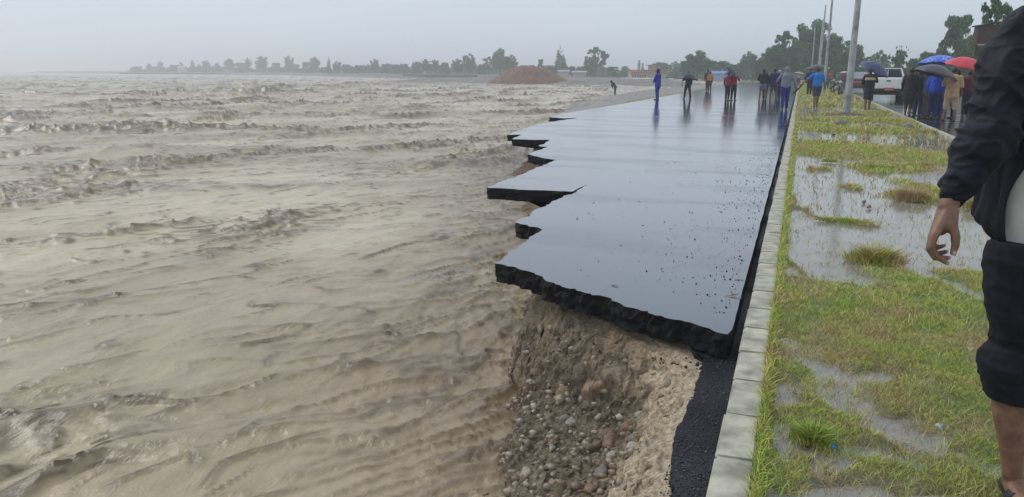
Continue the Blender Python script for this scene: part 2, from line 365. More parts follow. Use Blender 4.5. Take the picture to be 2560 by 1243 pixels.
def wet_asphalt(name, base, r0, r1, bump, gravel=0.35):
    m = bpy.data.materials.new(name); m.use_nodes = True; t = m.node_tree; b = t.nodes['Principled BSDF']; N = t.nodes.new; K = t.links.new
    co = N('ShaderNodeTexCoord')
    def noise(sc, det=3, vec=None, rg=.6):
        n = N('ShaderNodeTexNoise'); n.inputs['Scale'].default_value = sc; n.inputs['Detail'].default_value = det; n.inputs['Roughness'].default_value = rg; K(vec or co.outputs['Object'], n.inputs['Vector']); return n.outputs[0]
    def rng_(i, a, b_, c, d):
        r = N('ShaderNodeMapRange'); r.interpolation_type = 'SMOOTHSTEP'
        for q, v in enumerate((a, b_, c, d)): r.inputs[q + 1].default_value = v
        K(i, r.inputs[0]); return r.outputs[0]
    mp = N('ShaderNodeMapping'); mp.inputs['Scale'].default_value = (.35, 1.3, 1); K(co.outputs['Object'], mp.inputs[0])
    film = rng_(noise(.8, 5, mp.outputs[0]), .40, .68, 0, 1)
    fine = noise(160, 2); rip = noise(14, 3)
    K(rng_(film, 0, 1, r0, r1), b.inputs['Roughness'])
    mx = N('ShaderNodeMix'); mx.data_type = 'RGBA'; mx.inputs[6].default_value = (*base, 1); mx.inputs[7].default_value = (base[0] * 2.2, base[1] * 2.2, base[2] * 2.2, 1)
    K(rng_(fine, .45, .7, 0, 1), mx.inputs[0]); K(mx.outputs[2], b.inputs['Base Color'])
    b.inputs['Specular IOR Level'].default_value = .9 if r0 < .2 else .28; b.inputs['Coat Weight'].default_value = .55 if r0 < .2 else 0; b.inputs['Coat Roughness'].default_value = r0 * .9; b.inputs['Coat IOR'].default_value = 1.5
    b1 = N('ShaderNodeBump'); b1.inputs['Distance'].default_value = .0016; K(rng_(film, 0, 1, gravel * .25, gravel), b1.inputs['Strength']); K(fine, b1.inputs['Height'])
    b2 = N('ShaderNodeBump'); b2.inputs['Distance'].default_value = .004; b2.inputs['Strength'].default_value = bump; K(rip, b2.inputs['Height']); K(b1.outputs[0], b2.inputs['Normal'])
    K(b2.outputs[0], b.inputs['Normal'])
    return m
ASPH = wet_asphalt('wet_new_asphalt', (.010, .020, .048), .09, .17, .12, .9)
ASPH2 = wet_asphalt('wet_rough_asphalt', (.009, .010, .016), .42, .7, 1.0, 6.0)
RL = -7.75
left = jag(EDGE, .03, .034)
outline = left + [(-7.9, 31), (-7.8, 36), (RL, 43), (RL, 110), (-0.27, 110)]
tp = [(-0.262 + .007 * float(pn(y * 1.3, 4.2)) + .004 * float(pn(y * 7, 1.2)), y) for y in np.arange(60, 4.45, -.15)]
slab = prism('road', outline + tp, -0.15, 0.0, ASPH, ragged=.05)
slab.data.materials.append(mat('broken_asphalt', (.012, .012, .014), .7, .5, 60, 1.0, 90, bdist=.02, spec=.25))
for p in slab.data.polygons:
    if abs(p.normal.z) < .8: p.material_index = 1
tag(slab, kind='structure')
# older asphalt below, seen in the channel beside the kerb
P = jag([(-0.205, -4), (-0.205, 62)], 2, 0) + [(-.55, 62), (-.55, 4.9)] + jag([(-.5, 4.55), (-.405, 4.35), (-.385, 3.8), (-.41, 3.3), (-.36, 2.9), (-.35, 2.2), (-.36, 1.0), (-.35, -4)], .04, .02, 5)
tag(prism('road_channel', P, -.205, -.165, ASPH2, ragged=.02), kind='structure')
# right carriageway
tag(prism('road_right_carriageway', [(3.52, -6), (11.5, -6), (11.5, 120), (3.52, 120)], -.2, -.04, wet_asphalt('wet_old_asphalt', (.030, .031, .035), .13, .34, .22, .8)), kind='structure')

# kerb
def kerb(name, x0, x1, y0, y1, top, step, m):
    bm = bmesh.new(); y = y0; i = 0
    while y < y1:
        dx = random.uniform(-.004, .004); dz = random.uniform(-.004, .004); g = .004
        r = bmesh.ops.create_cube(bm, size=1); vs = r['verts']
        for v in vs: v.co = Vector(((x0 + x1) / 2 + dx + v.co.x * (x1 - x0), y + step / 2 + v.co.y * (step - 2 * g), top + dz - .12 + v.co.z * .24 + (random.uniform(-.003, .003))))
        y += step
    bmesh.ops.bevel(bm, geom=[e for e in bm.edges], offset=.009, segments=2, affect='EDGES')
    me = bpy.data.meshes.new(name); bm.to_mesh(me); bm.free(); o = link(name, me, m)
    return o
KM = mat('kerb_concrete', (.45, .42, .34), .5, .42, 7, .5, 60, bdist=.006, col2=None, spec=.5, rvar=.2)
tag(kerb('kerb', -.197, -.045, -3.0, 109, .006, .42, KM), 'pale concrete kerb stones between the broken road and the grass median', 'kerb')
tag(kerb('kerb', 3.37, 3.52, -3.0, 109, .02, .42, KM), 'low wet kerb stones on the far side of the median by the second carriageway', 'kerb')
tag(prism('kerb_bed', [(-.19, -3), (-.05, -3), (-.05, 109), (-.19, 109)], -.3, -.03, mat('mortar', (.16, .15, .13), .8, .2)), kind='structure')

# ------------------------------------------------------------------ median: ground, puddles, grass
# patches of higher, grassy ground: photograph place and half sizes of each, turned into metres on the ground
PATCH = [(2170,800,290,130),(2380,760,120,110),(2400,950,130,160),(1950,900,45,330),(2040,1040,110,50),(2150,1110,110,70),(2300,1010,120,90),(2230,880,200,70),(2400,1100,140,120),(2230,1190,300,40),(1920,1150,60,90),
 (2020,1180,120,50),(2330,1180,160,50),(2190,640,75,22),(2280,490,60,20),(2440,500,60,60),(2460,700,90,40),(2150,375,200,28),(2310,392,120,24),(2230,415,120,14),(2030,375,70,20),(2130,548,70,9),(2130,465,30,5),
 (2060,318,90,15),(2200,325,110,9),(2130,298,150,6),(2250,305,90,10),(2180,283,130,7),(2060,258,60,7),(2100,262,120,6),(2050,240,60,5),(2080,232,80,5),(2045,225,60,4),(2320,330,40,6),(2060,420,40,5),(2190,425,40,5),(1962,640,16,60),(1975,500,10,60)]
PW = []; WW = []
WET = [(2090,965,150,50),(2180,930,60,30),(1990,1010,50,30),(2300,1075,140,40),(2230,1150,120,40),(2100,1185,80,30),(2010,800,45,22),(2440,1130,60,40),(2250,285,90,5),(2150,268,70,3),(2080,278,80,4),(2180,306,60,4),(2260,345,200,12)]
for i_, (cx, cy, rx, ry) in enumerate(PATCH + WET):
    c = at(cx, cy); e = at(cx + rx, cy) - c; u = at(cx, max(cy - ry, 184)) - c; dn = at(cx, cy + ry) - c
    (PW if i_ < len(PATCH) else WW).append((c.x, c.y, e.length, (u - u.project(e)).length, (dn - dn.project(e)).length, e.normalized()))
def grassy(x, y):
    m = np.zeros_like(x)
    wx = x + .12 * fbm(x / .5, y / .5, 3); wy = y + (.2 + .012 * y) * fbm(x / .6 + 5, y / .6, 3)
    for (cx, cy, rx, ru, rd, e) in PW:
        dx, dy = wx - cx, wy - cy; a = dx * e.x + dy * e.y; b = -dx * e.y + dy * e.x
        ry = np.where(b > 0, ru, rd)
        m = np.maximum(m, 1.16 + .15 * (y < 6) - np.sqrt((a / rx) ** 2 + (b / ry) ** 2))
    wet = np.zeros_like(x)
    for (cx, cy, rx, ru, rd, e) in WW:
        dx, dy = wx - cx, wy - cy; a = dx * e.x + dy * e.y; b = -dx * e.y + dy * e.x
        wet = np.maximum(wet, ss(1.15, .55, np.sqrt((a / rx) ** 2 + (b / np.where(b > 0, ru, rd)) ** 2)))
    m = m * (1 - .72 * wet); m = np.maximum(m, ss(42, 60, y) * .8); m = np.maximum(m, ss(2.4, 1.8, y)); m = np.maximum(m, ss(.05, -.03, x) * .7)
    return np.clip(m, 0, 1)
def median_z(x, y):
    g = grassy(x, y)
    bmp = .6 * fbm(x / .3, y / .3, 3) + .5 * fbm(x / .09, y / .09, 2)
    return -.053 + .043 * ss(.15, .75, g) + .026 * bmp, g
def build_median():
    ys = np.concatenate([np.arange(-2, 12, .03), 12 * np.exp(np.arange(0, 1, .0035) * math.log(112 / 12))]); xs = np.linspace(-.05, 3.38, 150)
    X, Y = np.meshgrid(xs, ys); z, g = median_z(X, Y)
    me = fastmesh('median_ground', np.stack([X, Y, z], -1).reshape(-1, 3), gridfaces(*X.shape))
    t = ss(.0, .7, fbm(X / .4, Y / .4, 4))[..., None]
    c = np.array([.20, .16, .12]) * (1 - t) + np.array([.13, .115, .06]) * t
    q = ss(.3, .8, g)[..., None]
    c = c * (1 - q) + np.array([.19, .19, .07]) * q
    dirt = np.exp(-((X - 1.62) / .75) ** 2 - ((Y - 28.5) / 2.6) ** 2)[..., None]
    c = c * (1 - dirt) + np.array([.20, .165, .13]) * dirt
    setcol(me, c.reshape(-1, 3))
    tag(link('median_ground', me, mat('mud_soil', (.2, .2, .1), .55, attr='Col', var=.3, vscale=25, bump=.6, bscale=60)), kind='structure')
    m = mat('puddle_water', (.25, .23, .21), rough=.10, var=.15, vscale=3, bump=.12, bscale=26, bdist=.004, spec=.6)
    V = [(-.05, -2, -.036), (3.38, -2, -.036), (3.38, 110, -.036), (-.05, 110, -.036)]
    me = fastmesh('puddle_water', V, [[0, 1, 2, 3]])
    tag(link('puddle_water', me, m), kind='structure')
build_median()
def blades(name, x, y, z, h, w, col, lean=.6, ang=None):
    n = len(x); a = rng.uniform(0, 6.283, n) if ang is None else ang; b = rng.uniform(0, 6.283, n)
    ln = rng.uniform(.15, 1, n) * lean * h
    dx, dy = np.cos(a) * ln, np.sin(a) * ln; wx, wy = np.cos(b) * w, np.sin(b) * w
    base = np.stack([x, y, z], 1); W_ = np.stack([wx, wy, 0 * wx], 1); T = np.stack([dx, dy, h], 1); Md = np.stack([dx * .35, dy * .35, h * .6], 1)
    V = np.stack([base - W_, base + W_, base + Md + W_ * .7, base + Md - W_ * .7, base + T], 1).reshape(-1, 3)
    i = np.arange(n)[:, None] * 5
    F = np.concatenate([i + np.array([[0, 1, 2]]), i + np.array([[0, 2, 3]]), i + np.array([[3, 2, 4]])])
    me = fastmesh(name, V, F, smooth=False); setcol(me, np.repeat(col, 5, 0)); return me
GM = mat('grass_blade', (.1, .2, .03), .5, attr='Col', spec=.35)
GM.node_tree.nodes['Principled BSDF'].inputs['Transmission Weight'].default_value = 0.0
def grasscol(x, y, n, brown=0.0):
    t = np.clip(.42 + .62 * fbm(x / .38, y / .5, 4) + .45 * ss(.1, .5, fbm(x / .5 + 30, y / .5, 2)) * (y < 5.2) + rng.normal(0, .24, n) + brown, 0, 1)[:, None]
    r = rng.uniform(.75, 1.3, (n, 1))
    a = np.array([.27, .42, .06]); b = np.array([.52, .52, .13]); c = np.array([.50, .36, .19])
    q = np.clip(t * 2 - 1, 0, 1); p = np.clip(t * 2, 0, 1)
    return (a * (1 - p) + b * p) * (1 - q) * r + c * q * r
def grass_fill(y0, y1, n, h0, w0, brown=0):
    x = rng.uniform(-.045, 3.36, n); y = rng.uniform(y0, y1, n); z, g = median_z(x, y)
    dens = ss(.12, .7, g) * (.35 + .65 * ss(-.5, .3, fbm(x / .16, y / .16, 2))) + np.where(y < 5, .07, .015) + .34 * ss(-.1, .4, fbm(x / .22, y / .22 + 7, 3)) * np.where(y < 5, 1.7, .22)
    k = rng.uniform(0, 1, n) < dens; x, y, z, g = x[k], y[k], z[k], g[k]; n = len(x)
    h = h0 * rng.uniform(.4, 1.25, n) * (.7 + .5 * g) + np.where(z < -.036, .034, 0); w = w0 * rng.uniform(.6, 1.3, n)
    return x, y, z - .004, h, w, grasscol(x, y, n, brown + .12 * (1 - g))
def join(sets): return [np.concatenate([s[i] for s in sets]) for i in range(6)]
gs = join([grass_fill(1.6, 5, 230000, .026, .0015), grass_fill(5, 9, 150000, .034, .0022), grass_fill(9, 18, 90000, .05, .0055, .12), grass_fill(18, 34, 60000, .08, .013, .1), grass_fill(34, 105, 40000, .12, .03, .1)])
# fringe along the kerb, some blades leaning over it
n = 9000; y = 1.6 + 20 * rng.uniform(0, 1, n) ** 1.8; x = -.05 + np.abs(rng.normal(0, .028, n)); fr = (x, y, np.full(n, -.01), .05 * rng.uniform(.4, 1.3, n), .0017 * rng.uniform(.7, 1.3, n) * (1 + y / 8), grasscol(x, y, n))
gs = join([gs, fr])
me = blades('grass', *gs, lean=1.7); tag(link('grass', me, GM), 'short yellow green grass on the flooded median', 'grass', kind='stuff')
def tuft(px, py, rpx, hgt, label, brown=0.0, n=1500):
    c = at(px, py, -.01); r = rpx / F_PX * (c - Vector((0, 0, CAM_H))).length
    k = 16; ca = rng.uniform(0, 6.283, k); cr = np.sqrt(rng.uniform(0, 1, k)) * r * .36; ch = rng.uniform(.55, 1.15, k); ci = rng.integers(0, k, n)
    a = rng.uniform(0, 6.283, n); q = np.minimum(np.abs(rng.normal(0, .30, n)), .7) * r; x = cr[ci] * np.cos(ca[ci]) + q * np.cos(a); y = (cr[ci] * np.sin(ca[ci]) + q * np.sin(a)) * .7
    rr = np.hypot(x, y / .7) / r; h = hgt * ch[ci] * rng.uniform(.35, 1.1, n) * (1.15 - .55 * np.minimum(rr, 1.4)); w = rng.uniform(.0014, .0026, n) * (1 + c.length / 12)
    lo = rng.uniform(0, 1, (n, 1)); col = grasscol(x + c.x, y + c.y, n, brown) * (.65 + .5 * lo)
    me = blades('tuft', x, y, np.zeros(n) - .012, h, w, col, lean=1.3, ang=np.arctan2(y, x) + rng.normal(0, .8, n))
    o = link('grass_tuft', me, GM); o.location = c; tag(o, label, 'grass tuft')
tuft(2185, 650, 82, .13, 'broad green and straw tuft standing at the edge of the large puddle', .15, 2200)
tuft(2280, 498, 60, .15, 'russet grass clump rising out of the shallow puddle', .5, 1800)
tuft(2450, 520, 62, .14, 'brownish grass clump behind the hanging hand of the near man', .4, 1600)
tuft(2030, 1098, 62, .08, 'deep green weedy tuft low down near the kerb', -.35, 1500)
tuft(2130, 552, 66, .04, 'thin flat tuft in the middle of the puddle', .2, 700)
tuft(2062, 548, 34, .05, 'small sparse tuft left of the thin flat one', .1, 300)
tuft(2075, 404, 26, .10, 'dark tuft at the front of the far grass strip', 0, 260)
tuft(2190, 420, 46, .10, 'wide ragged tuft at the front of the far grass strip', .2, 500)
tuft(2310, 412, 30, .08, 'short dark tuft near the right end of the grass strip', 0, 260)
tuft(2135, 465, 22, .04, 'lone little tuft in the puddle above the russet clump', .3, 160)

# ------------------------------------------------------------------ land around
LANDM = mat('gravel_land', (.23, .20, .17), .7, .35, .5, .8, 3, bdist=.1, col2=None, detail=8)
def heightland(name, P, top, slope, m, nx=160, ny=160, amp=.15, base=-1.6, ang=0.0, col=None):
    P2 = [tuple(p[:2]) for p in P]; xs = [p[0] for p in P2]; ys = [p[1] for p in P2]
    X, Y = np.meshgrid(np.linspace(min(xs) - 3, max(xs) + 3, nx), np.linspace(min(ys) - 3, max(ys) + 3, ny))
    ins = inside(X, Y, P2); d = poly_dist(X, Y, P2 + [P2[0]]); s = np.where(ins, d, -d)
    z = base + (top - base) * ss(-slope * .4, slope, s) + amp * fbm(X / 9, Y / 9, 4) * ss(-slope * .2, slope * 1.2, s)
    me = fastmesh(name, np.stack([X, Y, z], -1).reshape(-1, 3), gridfaces(*X.shape)); o = link(name, me, m); tag(o, kind='structure'); return o
def ap(px, py, z): q = at(px, py, z); return (q.x, q.y)
# main land on the right of the river beyond the washed-out stretch
V = [(-.05, -200, -.24), (900, -200, -.24), (900, 6000, -.24), (-.05, 6000, -.24), (-8.1, 33, -.24), (-8.1, 6000, -.24), (-.05, 33, -.24)]
me = bpy.data.meshes.new('ground'); me.from_pydata(V, [], [(0, 1, 2, 3), (4, 6, 3, 5)]); 
tag(link('ground', me, mat('field', (.12, .13, .05), .8, .3, .4, .4, 3)), kind='structure')
# verge and gravel shore left of the road
xs = np.concatenate([np.arange(-19, -7.7, .09)]); ys = np.arange(28, 112, .28)
X, Y = np.meshgrid(xs, ys)
SH = [(-8.9, 28), (-9.6, 33), (-13.2, 43), (-15.9, 51), (-16.3, 60), (-17.0, 72), (-15.6, 85), (-14.8, 112)]
wl = np.interp(Y, [p[1] for p in SH], [p[0] for p in SH]) + .5 * fbm(X / 2.5, Y / 4, 3)
d = X - wl; roadL = np.where(Y < 42, -7.95, RL)
z = np.minimum(-1.02 + .22 * d, -.12) ; z = np.where(X > roadL - .9, np.maximum(z, -.12 - .45 * ss(-.55, -.9, X - roadL)), z)
z = z + .05 * fbm(X / .7, Y / .7, 4) * ss(roadL, roadL - .3, X); z = np.minimum(z, np.where(X > roadL - .05, -.1, 9))
me = fastmesh('shore', np.stack([X, Y, z], -1).reshape(-1, 3), gridfaces(*X.shape))
gq = np.exp(-((X - roadL + .55) / .45) ** 2)[..., None]; cc = np.array([.27, .25, .22]) * (1 + .35 * fbm(X / .6, Y / .6, 4)[..., None]) * (1 - gq) + gq * np.array([.21, .18, .05])
setcol(me, cc.reshape(-1, 3)); tag(link('gravel_shore', me, mat('shore_gravel', (.3, .3, .3), .6, attr='Col', var=.3, vscale=6, bump=.7, bscale=20)), kind='structure')
n = 16000; yy = 28.5 + 70 * rng.uniform(0, 1, n) ** 1.6; rl = np.where(yy < 42, -7.95, RL); xx = rl - .05 - np.abs(rng.normal(0, .45, n)) * ss(28, 36, yy)
me = blades('verge_grass', xx, yy, np.full(n, -.24) - .12 * np.abs(xx - rl), .16 * rng.uniform(.5, 1.3, n), .02 * rng.uniform(.6, 1.3, n), grasscol(xx, yy, n, .25), lean=.8)
tag(link('verge_grass', me, GM), 'yellowing grass along the far left edge of the road', 'grass', kind='stuff')
# gravel bars and far bank
BARM = mat('bar_gravel', (.20, .175, .155), .75, .4, .35, .8, 2.5, bdist=.12, detail=9)
heightland('gravel_bar', [ap(900,206,WZ), ap(1050,208.5,WZ), ap(1300,212,WZ), ap(1500,216,WZ), ap(1650,219.5,WZ), ap(1780,222,WZ), (-14, 112), (-13, 140), (-20, 175), ap(1500,197.5,WZ), ap(1250,197.5,WZ), ap(1040,200,WZ)], -.35, 10, BARM, 260, 200, .3)
heightland('far_bank', [ap(60,181.2,WZ), ap(640,187,WZ), ap(900,195,WZ), ap(1050,198,WZ), ap(1250,196,WZ), ap(1500,195.5,WZ), ap(1700,196,WZ), (-14, 230), (0, 260), (0, 1600), (-1500, 2600)], .1, 14, mat('far_bank_soil', (.15, .145, .12), .8, .35, .1, .5, 1, bdist=.2), 320, 320, .35)
# earth mound
mc = at(1300, 212, WZ)
def mound():
    n = 150; r = np.linspace(-1, 1, n); X, Y = np.meshgrid(r * 11.4, r * 8)
    rr = np.clip(1 - np.hypot(np.where(X < 0, X / 9.0, X / 10.4), Y / 7.2), 0, 1)
    prof = np.interp(rr, [0, .12, .45, .68, .85, 1], [0, .28, 2.0, 3.25, 3.6, 3.75])
    z = prof + .16 * fbm(X / 1.6, Y / 1.6, 5) * ss(0, .2, rr) + .1 * rdg(X / .8, Y / 2.5, 2) * ss(0, .3, rr) - .45
    me = fastmesh('mound', np.stack([X, Y, z], -1).reshape(-1, 3), gridfaces(n, n))
    o = link('earth_mound', me, mat('red_earth', (.20, .105, .065), .85, .3, .8, .9, 3, bdist=.15, detail=8)); o.location = (mc.x - 1.0, mc.y + 6.5, -.8); o.rotation_euler = (0, 0, R(YAW))
    tag(o, 'large heap of reddish earth dumped on the gravel bar across the water', 'earth mound')
mound()
# everything below the water, to the horizon
me = fastmesh('river_bed', [(-6000, -400, -2.6), (1200, -400, -2.6), (1200, 7000, -2.6), (-6000, 7000, -2.6)], [[0, 1, 2, 3]])
tag(link('river_bed', me, mat('bed', (.2, .16, .12), .9)), kind='structure')
# ------------------------------------------------------------------ solid shapes
def ring_frame(d):
    d = d.normalized(); a = Vector((0, 0, 1)) if abs(d.z) < .9 else Vector((1, 0, 0)); u = d.cross(a).normalized(); return u, u.cross(d).normalized()
def capsule(bm, a, ra, b, rb, seg=12, sq=1.0):
    a, b = Vector(a), Vector(b); d = b - a
    if d.length < 1e-5: d = Vector((0, 0, 1e-4)); b = a + d
    u, v = ring_frame(d); d = d.normalized(); rings = []
    for (c, r, s0) in ((a, ra, -1), (b, rb, 1)):
        for k in (range(3, -1, -1) if s0 < 0 else range(0, 4)):
            t = k * math.pi / 2 / 4; rings.append([bm.verts.new(c + d * (s0 * r * math.sin(t)) + (u * math.cos(q) + v * math.sin(q) * sq) * (r * math.cos(t))) for q in [j * 2 * math.pi / seg for j in range(seg)]])
    for A, B in zip(rings[:-1], rings[1:]):
        for j in range(seg): bm.faces.new((A[j], A[(j + 1) % seg], B[(j + 1) % seg], B[j]))
    bm.faces.new(list(reversed(rings[0]))); bm.faces.new(rings[-1])
def chain(bm, pts, rs, seg=12):
    for i in range(len(pts) - 1): capsule(bm, pts[i], rs[i], pts[i + 1], rs[i + 1], seg)
def ellip(bm, c, r, rot=None, sub=3):
    res = bmesh.ops.create_icosphere(bm, subdivisions=sub, radius=1)
    M = Matrix.Translation(c) @ (rot.to_4x4() if rot else Matrix.Identity(4)) @ Matrix.Diagonal((*r, 1))
    bmesh.ops.transform(bm, matrix=M, verts=res['verts'])
def remesh(bm, vox, smooth=2, name='m', disp=None):
    bmesh.ops.recalc_face_normals(bm, faces=bm.faces)
    me = bpy.data.meshes.new('tmp'); bm.to_mesh(me); bm.free(); o = bpy.data.objects.new('tmp', me); COL.objects.link(o)
    r = o.modifiers.new('r', 'REMESH'); r.mode = 'VOXEL'; r.voxel_size = vox; r.use_smooth_shade = True
    if smooth:
        s = o.modifiers.new('s', 'SMOOTH'); s.iterations = smooth; s.factor = .5
    dg = bpy.context.evaluated_depsgraph_get(); out = bpy.data.meshes.new_from_object(o.evaluated_get(dg)); out.name = name
    bpy.data.objects.remove(o); bpy.data.meshes.remove(me)
    if disp is not None:
        n = len(out.vertices); P = np.empty(n * 3, np.float32); N = np.empty(n * 3, np.float32)
        out.vertices.foreach_get('co', P); out.vertex_normals.foreach_get('vector', N); P = P.reshape(-1, 3); N = N.reshape(-1, 3)
        P = P + N * disp(P)[:, None]; out.vertices.foreach_set('co', P.ravel().astype(np.float32)); out.update()
    for p in out.polygons: p.use_smooth = True
    return out
def box(bm, c, s, bev=0.0, rot=None, taper=None):
    r = bmesh.ops.create_cube(bm, size=1); vs = r['verts']
    for v in vs:
        q = Vector((v.co.x * s[0], v.co.y * s[1], v.co.z * s[2]))
        if taper and v.co.z > 0: q.x *= taper[0]; q.y *= taper[1]
        if rot: q = rot @ q
        v.co = q + Vector(c)
    if bev: bmesh.ops.bevel(bm, geom=list({e for v in vs for e in v.link_edges}), offset=bev, segments=2, affect='EDGES')
def mk(name, bm, m, parent=None, smooth=False):
    me = bpy.data.meshes.new(name); bmesh.ops.recalc_face_normals(bm, faces=bm.faces); bm.to_mesh(me); bm.free()
    if smooth:
        for p in me.polygons: p.use_smooth = True
    return link(name, me, m, parent)
_mc = {}
def cm(rgb, rough=.7, var=.15, name='cloth', bump=.3, spec=.3):
    k = (tuple(rgb), rough, name)
    if k not in _mc: _mc[k] = mat(name, rgb, rough, var, 6, bump, 25, spec=spec, bdist=.01)
    return _mc[k]
SKIN = mat('skin', (.20, .105, .07), .5, .15, 8, .15, 60, spec=.4, bdist=.003)
HAIR = mat('hair', (.012, .010, .010), .5, .3, 30, .4, 80, bdist=.004)
EYE = mat('eye', (.02, .015, .012), .15)
SHOE = mat('shoe_rubber', (.03, .028, .027), .5, .2)

# ------------------------------------------------------------------ people
def person(px, py, face, label, h=1.66, z=0.0, top=(.1, .1, .1), topname='jacket', sleeve=1.0, hem=.88, bottom=(.05, .05, .06), legs=1.0, botname='trousers', hood=None, hair=True, arms=None, stance=.1, stride=0.0,
           lean=0.0, build=1.0, band=None, loc=None, group=None, cap=None, bend=0.0, headshift=(0, 0, 0)):
    p = loc if loc is not None else at(px, py, z); k = h / 1.66
    root = empty('person', p, R(face), label, 'person', group)
    V = lambda x, y, zz: Vector((x * k, y * k, zz * k))
    hipc = V(0, 0, .88); up = Vector((0, math.sin(R(lean)), math.cos(R(lean)))); fw = Vector((0, math.cos(R(lean)), -math.sin(R(lean))))
    def T(x, y, zz): return hipc + Vector((x * k, 0, 0)) + fw * (y * k) + up * ((zz - .88) * k)
    hd = T(0, .03 + bend * .12, 1.54 - bend * .08) + Vector(headshift) * k; neck = T(0, .0 + bend * .03, 1.38)
    J = {}
    for s in (-1, 1):
        yy = stride * s
        J['hip', s] = V(.085 * s, 0, .86); J['ankle', s] = V((.05 + stance) * s, yy, .075 + max(0, -yy) * .12); J['knee', s] = (J['hip', s] + J['ankle', s]) / 2 + V(0, .03 + abs(yy) * .12, .02)
        J['sho', s] = T(.175 * s, 0, 1.345); J['elb', s] = T(.235 * s, -.03, 1.08); J['wri', s] = T(.235 * s, .05, .86)
    if arms:
        for s, (e, w) in arms.items(): J['elb', s] = T(*e); J['wri', s] = T(*w)
    bm = bmesh.new(); b = build
    ellip(bm, hd, (.074 * k, .092 * k, .108 * k)); ellip(bm, hd + fw * .088 * k - up * .02 * k, (.014 * k, .02 * k, .022 * k), sub=2)
    for s in (-1, 1): ellip(bm, hd + Vector((.076 * s * k, 0, -.01 * k)), (.014 * k, .026 * k, .034 * k), sub=2)
    capsule(bm, neck - up * .05 * k, .06 * k, hd - up * .06 * k, .05 * k)
    chain(bm, [T(0, 0, .92), T(0, .01, 1.1), T(0, 0, 1.3)], [.13 * k * b, .125 * k * b, .13 * k * b])
    capsule(bm, J['sho', -1], .055 * k, J['sho', 1], .055 * k)
    for s in (-1, 1):
        chain(bm, [J['sho', s], J['elb', s], J['wri', s]], [.052 * k, .040 * k, .026 * k])
        dr = (J['wri', s] - J['elb', s]).normalized(); side = dr.cross(Vector((0, 1, 0.01))).normalized(); pal = J['wri', s] + dr * .07 * k
        capsule(bm, J['wri', s], .024 * k, pal, .028 * k)
        for q in range(4):
            a0 = pal + side * (.015 * (q - 1.5)) * k; a1 = a0 + dr * .045 * k + Vector((0, .01, 0)); capsule(bm, a0, .0105 * k, a1, .0095 * k, 6); capsule(bm, a1, .0095 * k, a1 + dr * .028 * k + Vector((0, .018, 0)), .008 * k, 6)
        capsule(bm, J['wri', s] + dr * .03 * k + side * .024 * k * s, .011 * k, pal + side * .045 * k * s + Vector((0, .02, 0)), .010 * k, 6)
        chain(bm, [J['hip', s], J['knee', s], J['knee', s].lerp(J['ankle', s], .35), J['ankle', s]], [.085 * k * b, .056 * k, .056 * k, .036 * k])
        capsule(bm, J['ankle', s] - V(0, .02, .035), .036 * k, J['ankle', s] + V(0, .13, -.045), .03 * k)
    link('body', remesh(bm, .0125, 1), SKIN, root)
    for s in (-1, 1):
        bm = bmesh.new(); ellip(bm, hd + fw * .082 * k + Vector((.03 * s * k, 0, 0)) + up * .012 * k, (.009 * k, .008 * k, .006 * k), sub=2); mk('eye', bm, EYE, root, True)
    if hood:
        bm = bmesh.new(); ellip(bm, hd - fw * .012 * k + up * .012 * k, (.098 * k, .108 * k, .128 * k)); capsule(bm, hd - up * .08 * k - fw * .02 * k, .085 * k, neck, .11 * k); link('hood', remesh(bm, .014, 2), cm(hood), root)
    elif hair:
        bm = bmesh.new(); ellip(bm, hd - fw * .018 * k + up * .028 * k, (.084 * k, .092 * k, .100 * k))
        o = link('hair' if not cap else 'cap', remesh(bm, .012, 1, disp=lambda P: .006 * pn(P[:, 0] * 40, P[:, 1] * 40, P[:, 2] * 40)), HAIR if not cap else cm(cap), root)
    # top
    bm = bmesh.new(); hb = hem; g = 1.0
    chain(bm, [T(0, 0, 1.30), T(0, .01, 1.12), T(0, 0, .95)], [.150 * k * b, .148 * k * b, .150 * k * b], 16)
    for s in (-1, 1): capsule(bm, T(.06 * s, 0, 1.26), .118 * k * b, T(.055 * s, 0, .96), .125 * k * b, 14)
    if hb < .86:
        for s in (-1, 1): capsule(bm, T(.055 * s, 0, .95), .125 * k * b, V(.06 * s, 0, hb + .10), .135 * k * b, 14)
    capsule(bm, J['sho', -1] + up * -.01, .068 * k, J['sho', 1] + up * -.01, .068 * k); capsule(bm, neck, .07 * k, T(0, 0, 1.3), .11 * k)
    for s in (-1, 1):
        if sleeve > .5: e2 = J['elb', s].lerp(J['wri', s], (sleeve - .5) * 2 * .94); chain(bm, [J['sho', s], J['elb', s], e2], [.072 * k * b, .060 * k, .045 * k])
        else: capsule(bm, J['sho', s], .074 * k * b, J['sho', s].lerp(J['elb', s], sleeve * 2), .066 * k)
    tm = remesh(bm, .014, 2, disp=lambda P: .014 * pn(P[:, 0] * 9, P[:, 1] * 9, P[:, 2] * 6) + .006 * pn(P[:, 0] * 22, P[:, 1] * 22, P[:, 2] * 14))
    to = link(topname, tm, cm(top), root)
    if band:
        bm = bmesh.new(); n = 22; rows = []
        for zz in (1.20, 1.30):
            rows.append([bm.verts.new(T(.205 * math.cos(q), -.186 * math.sin(q), zz)) for q in [math.pi * (.12 + .76 * j / n) for j in range(n + 1)]])
        for j in range(n): bm.faces.new((rows[0][j], rows[0][j + 1], rows[1][j + 1], rows[1][j]))
        bo = mk('chest_band', bm, cm(band), to); sm_ = bo.modifiers.new('t', 'SOLIDIFY'); sm_.thickness = .012
    # bottom
    bm = bmesh.new()
    capsule(bm, T(0, 0, .96), .13 * k * b, V(0, 0, .84), .13 * k * b)
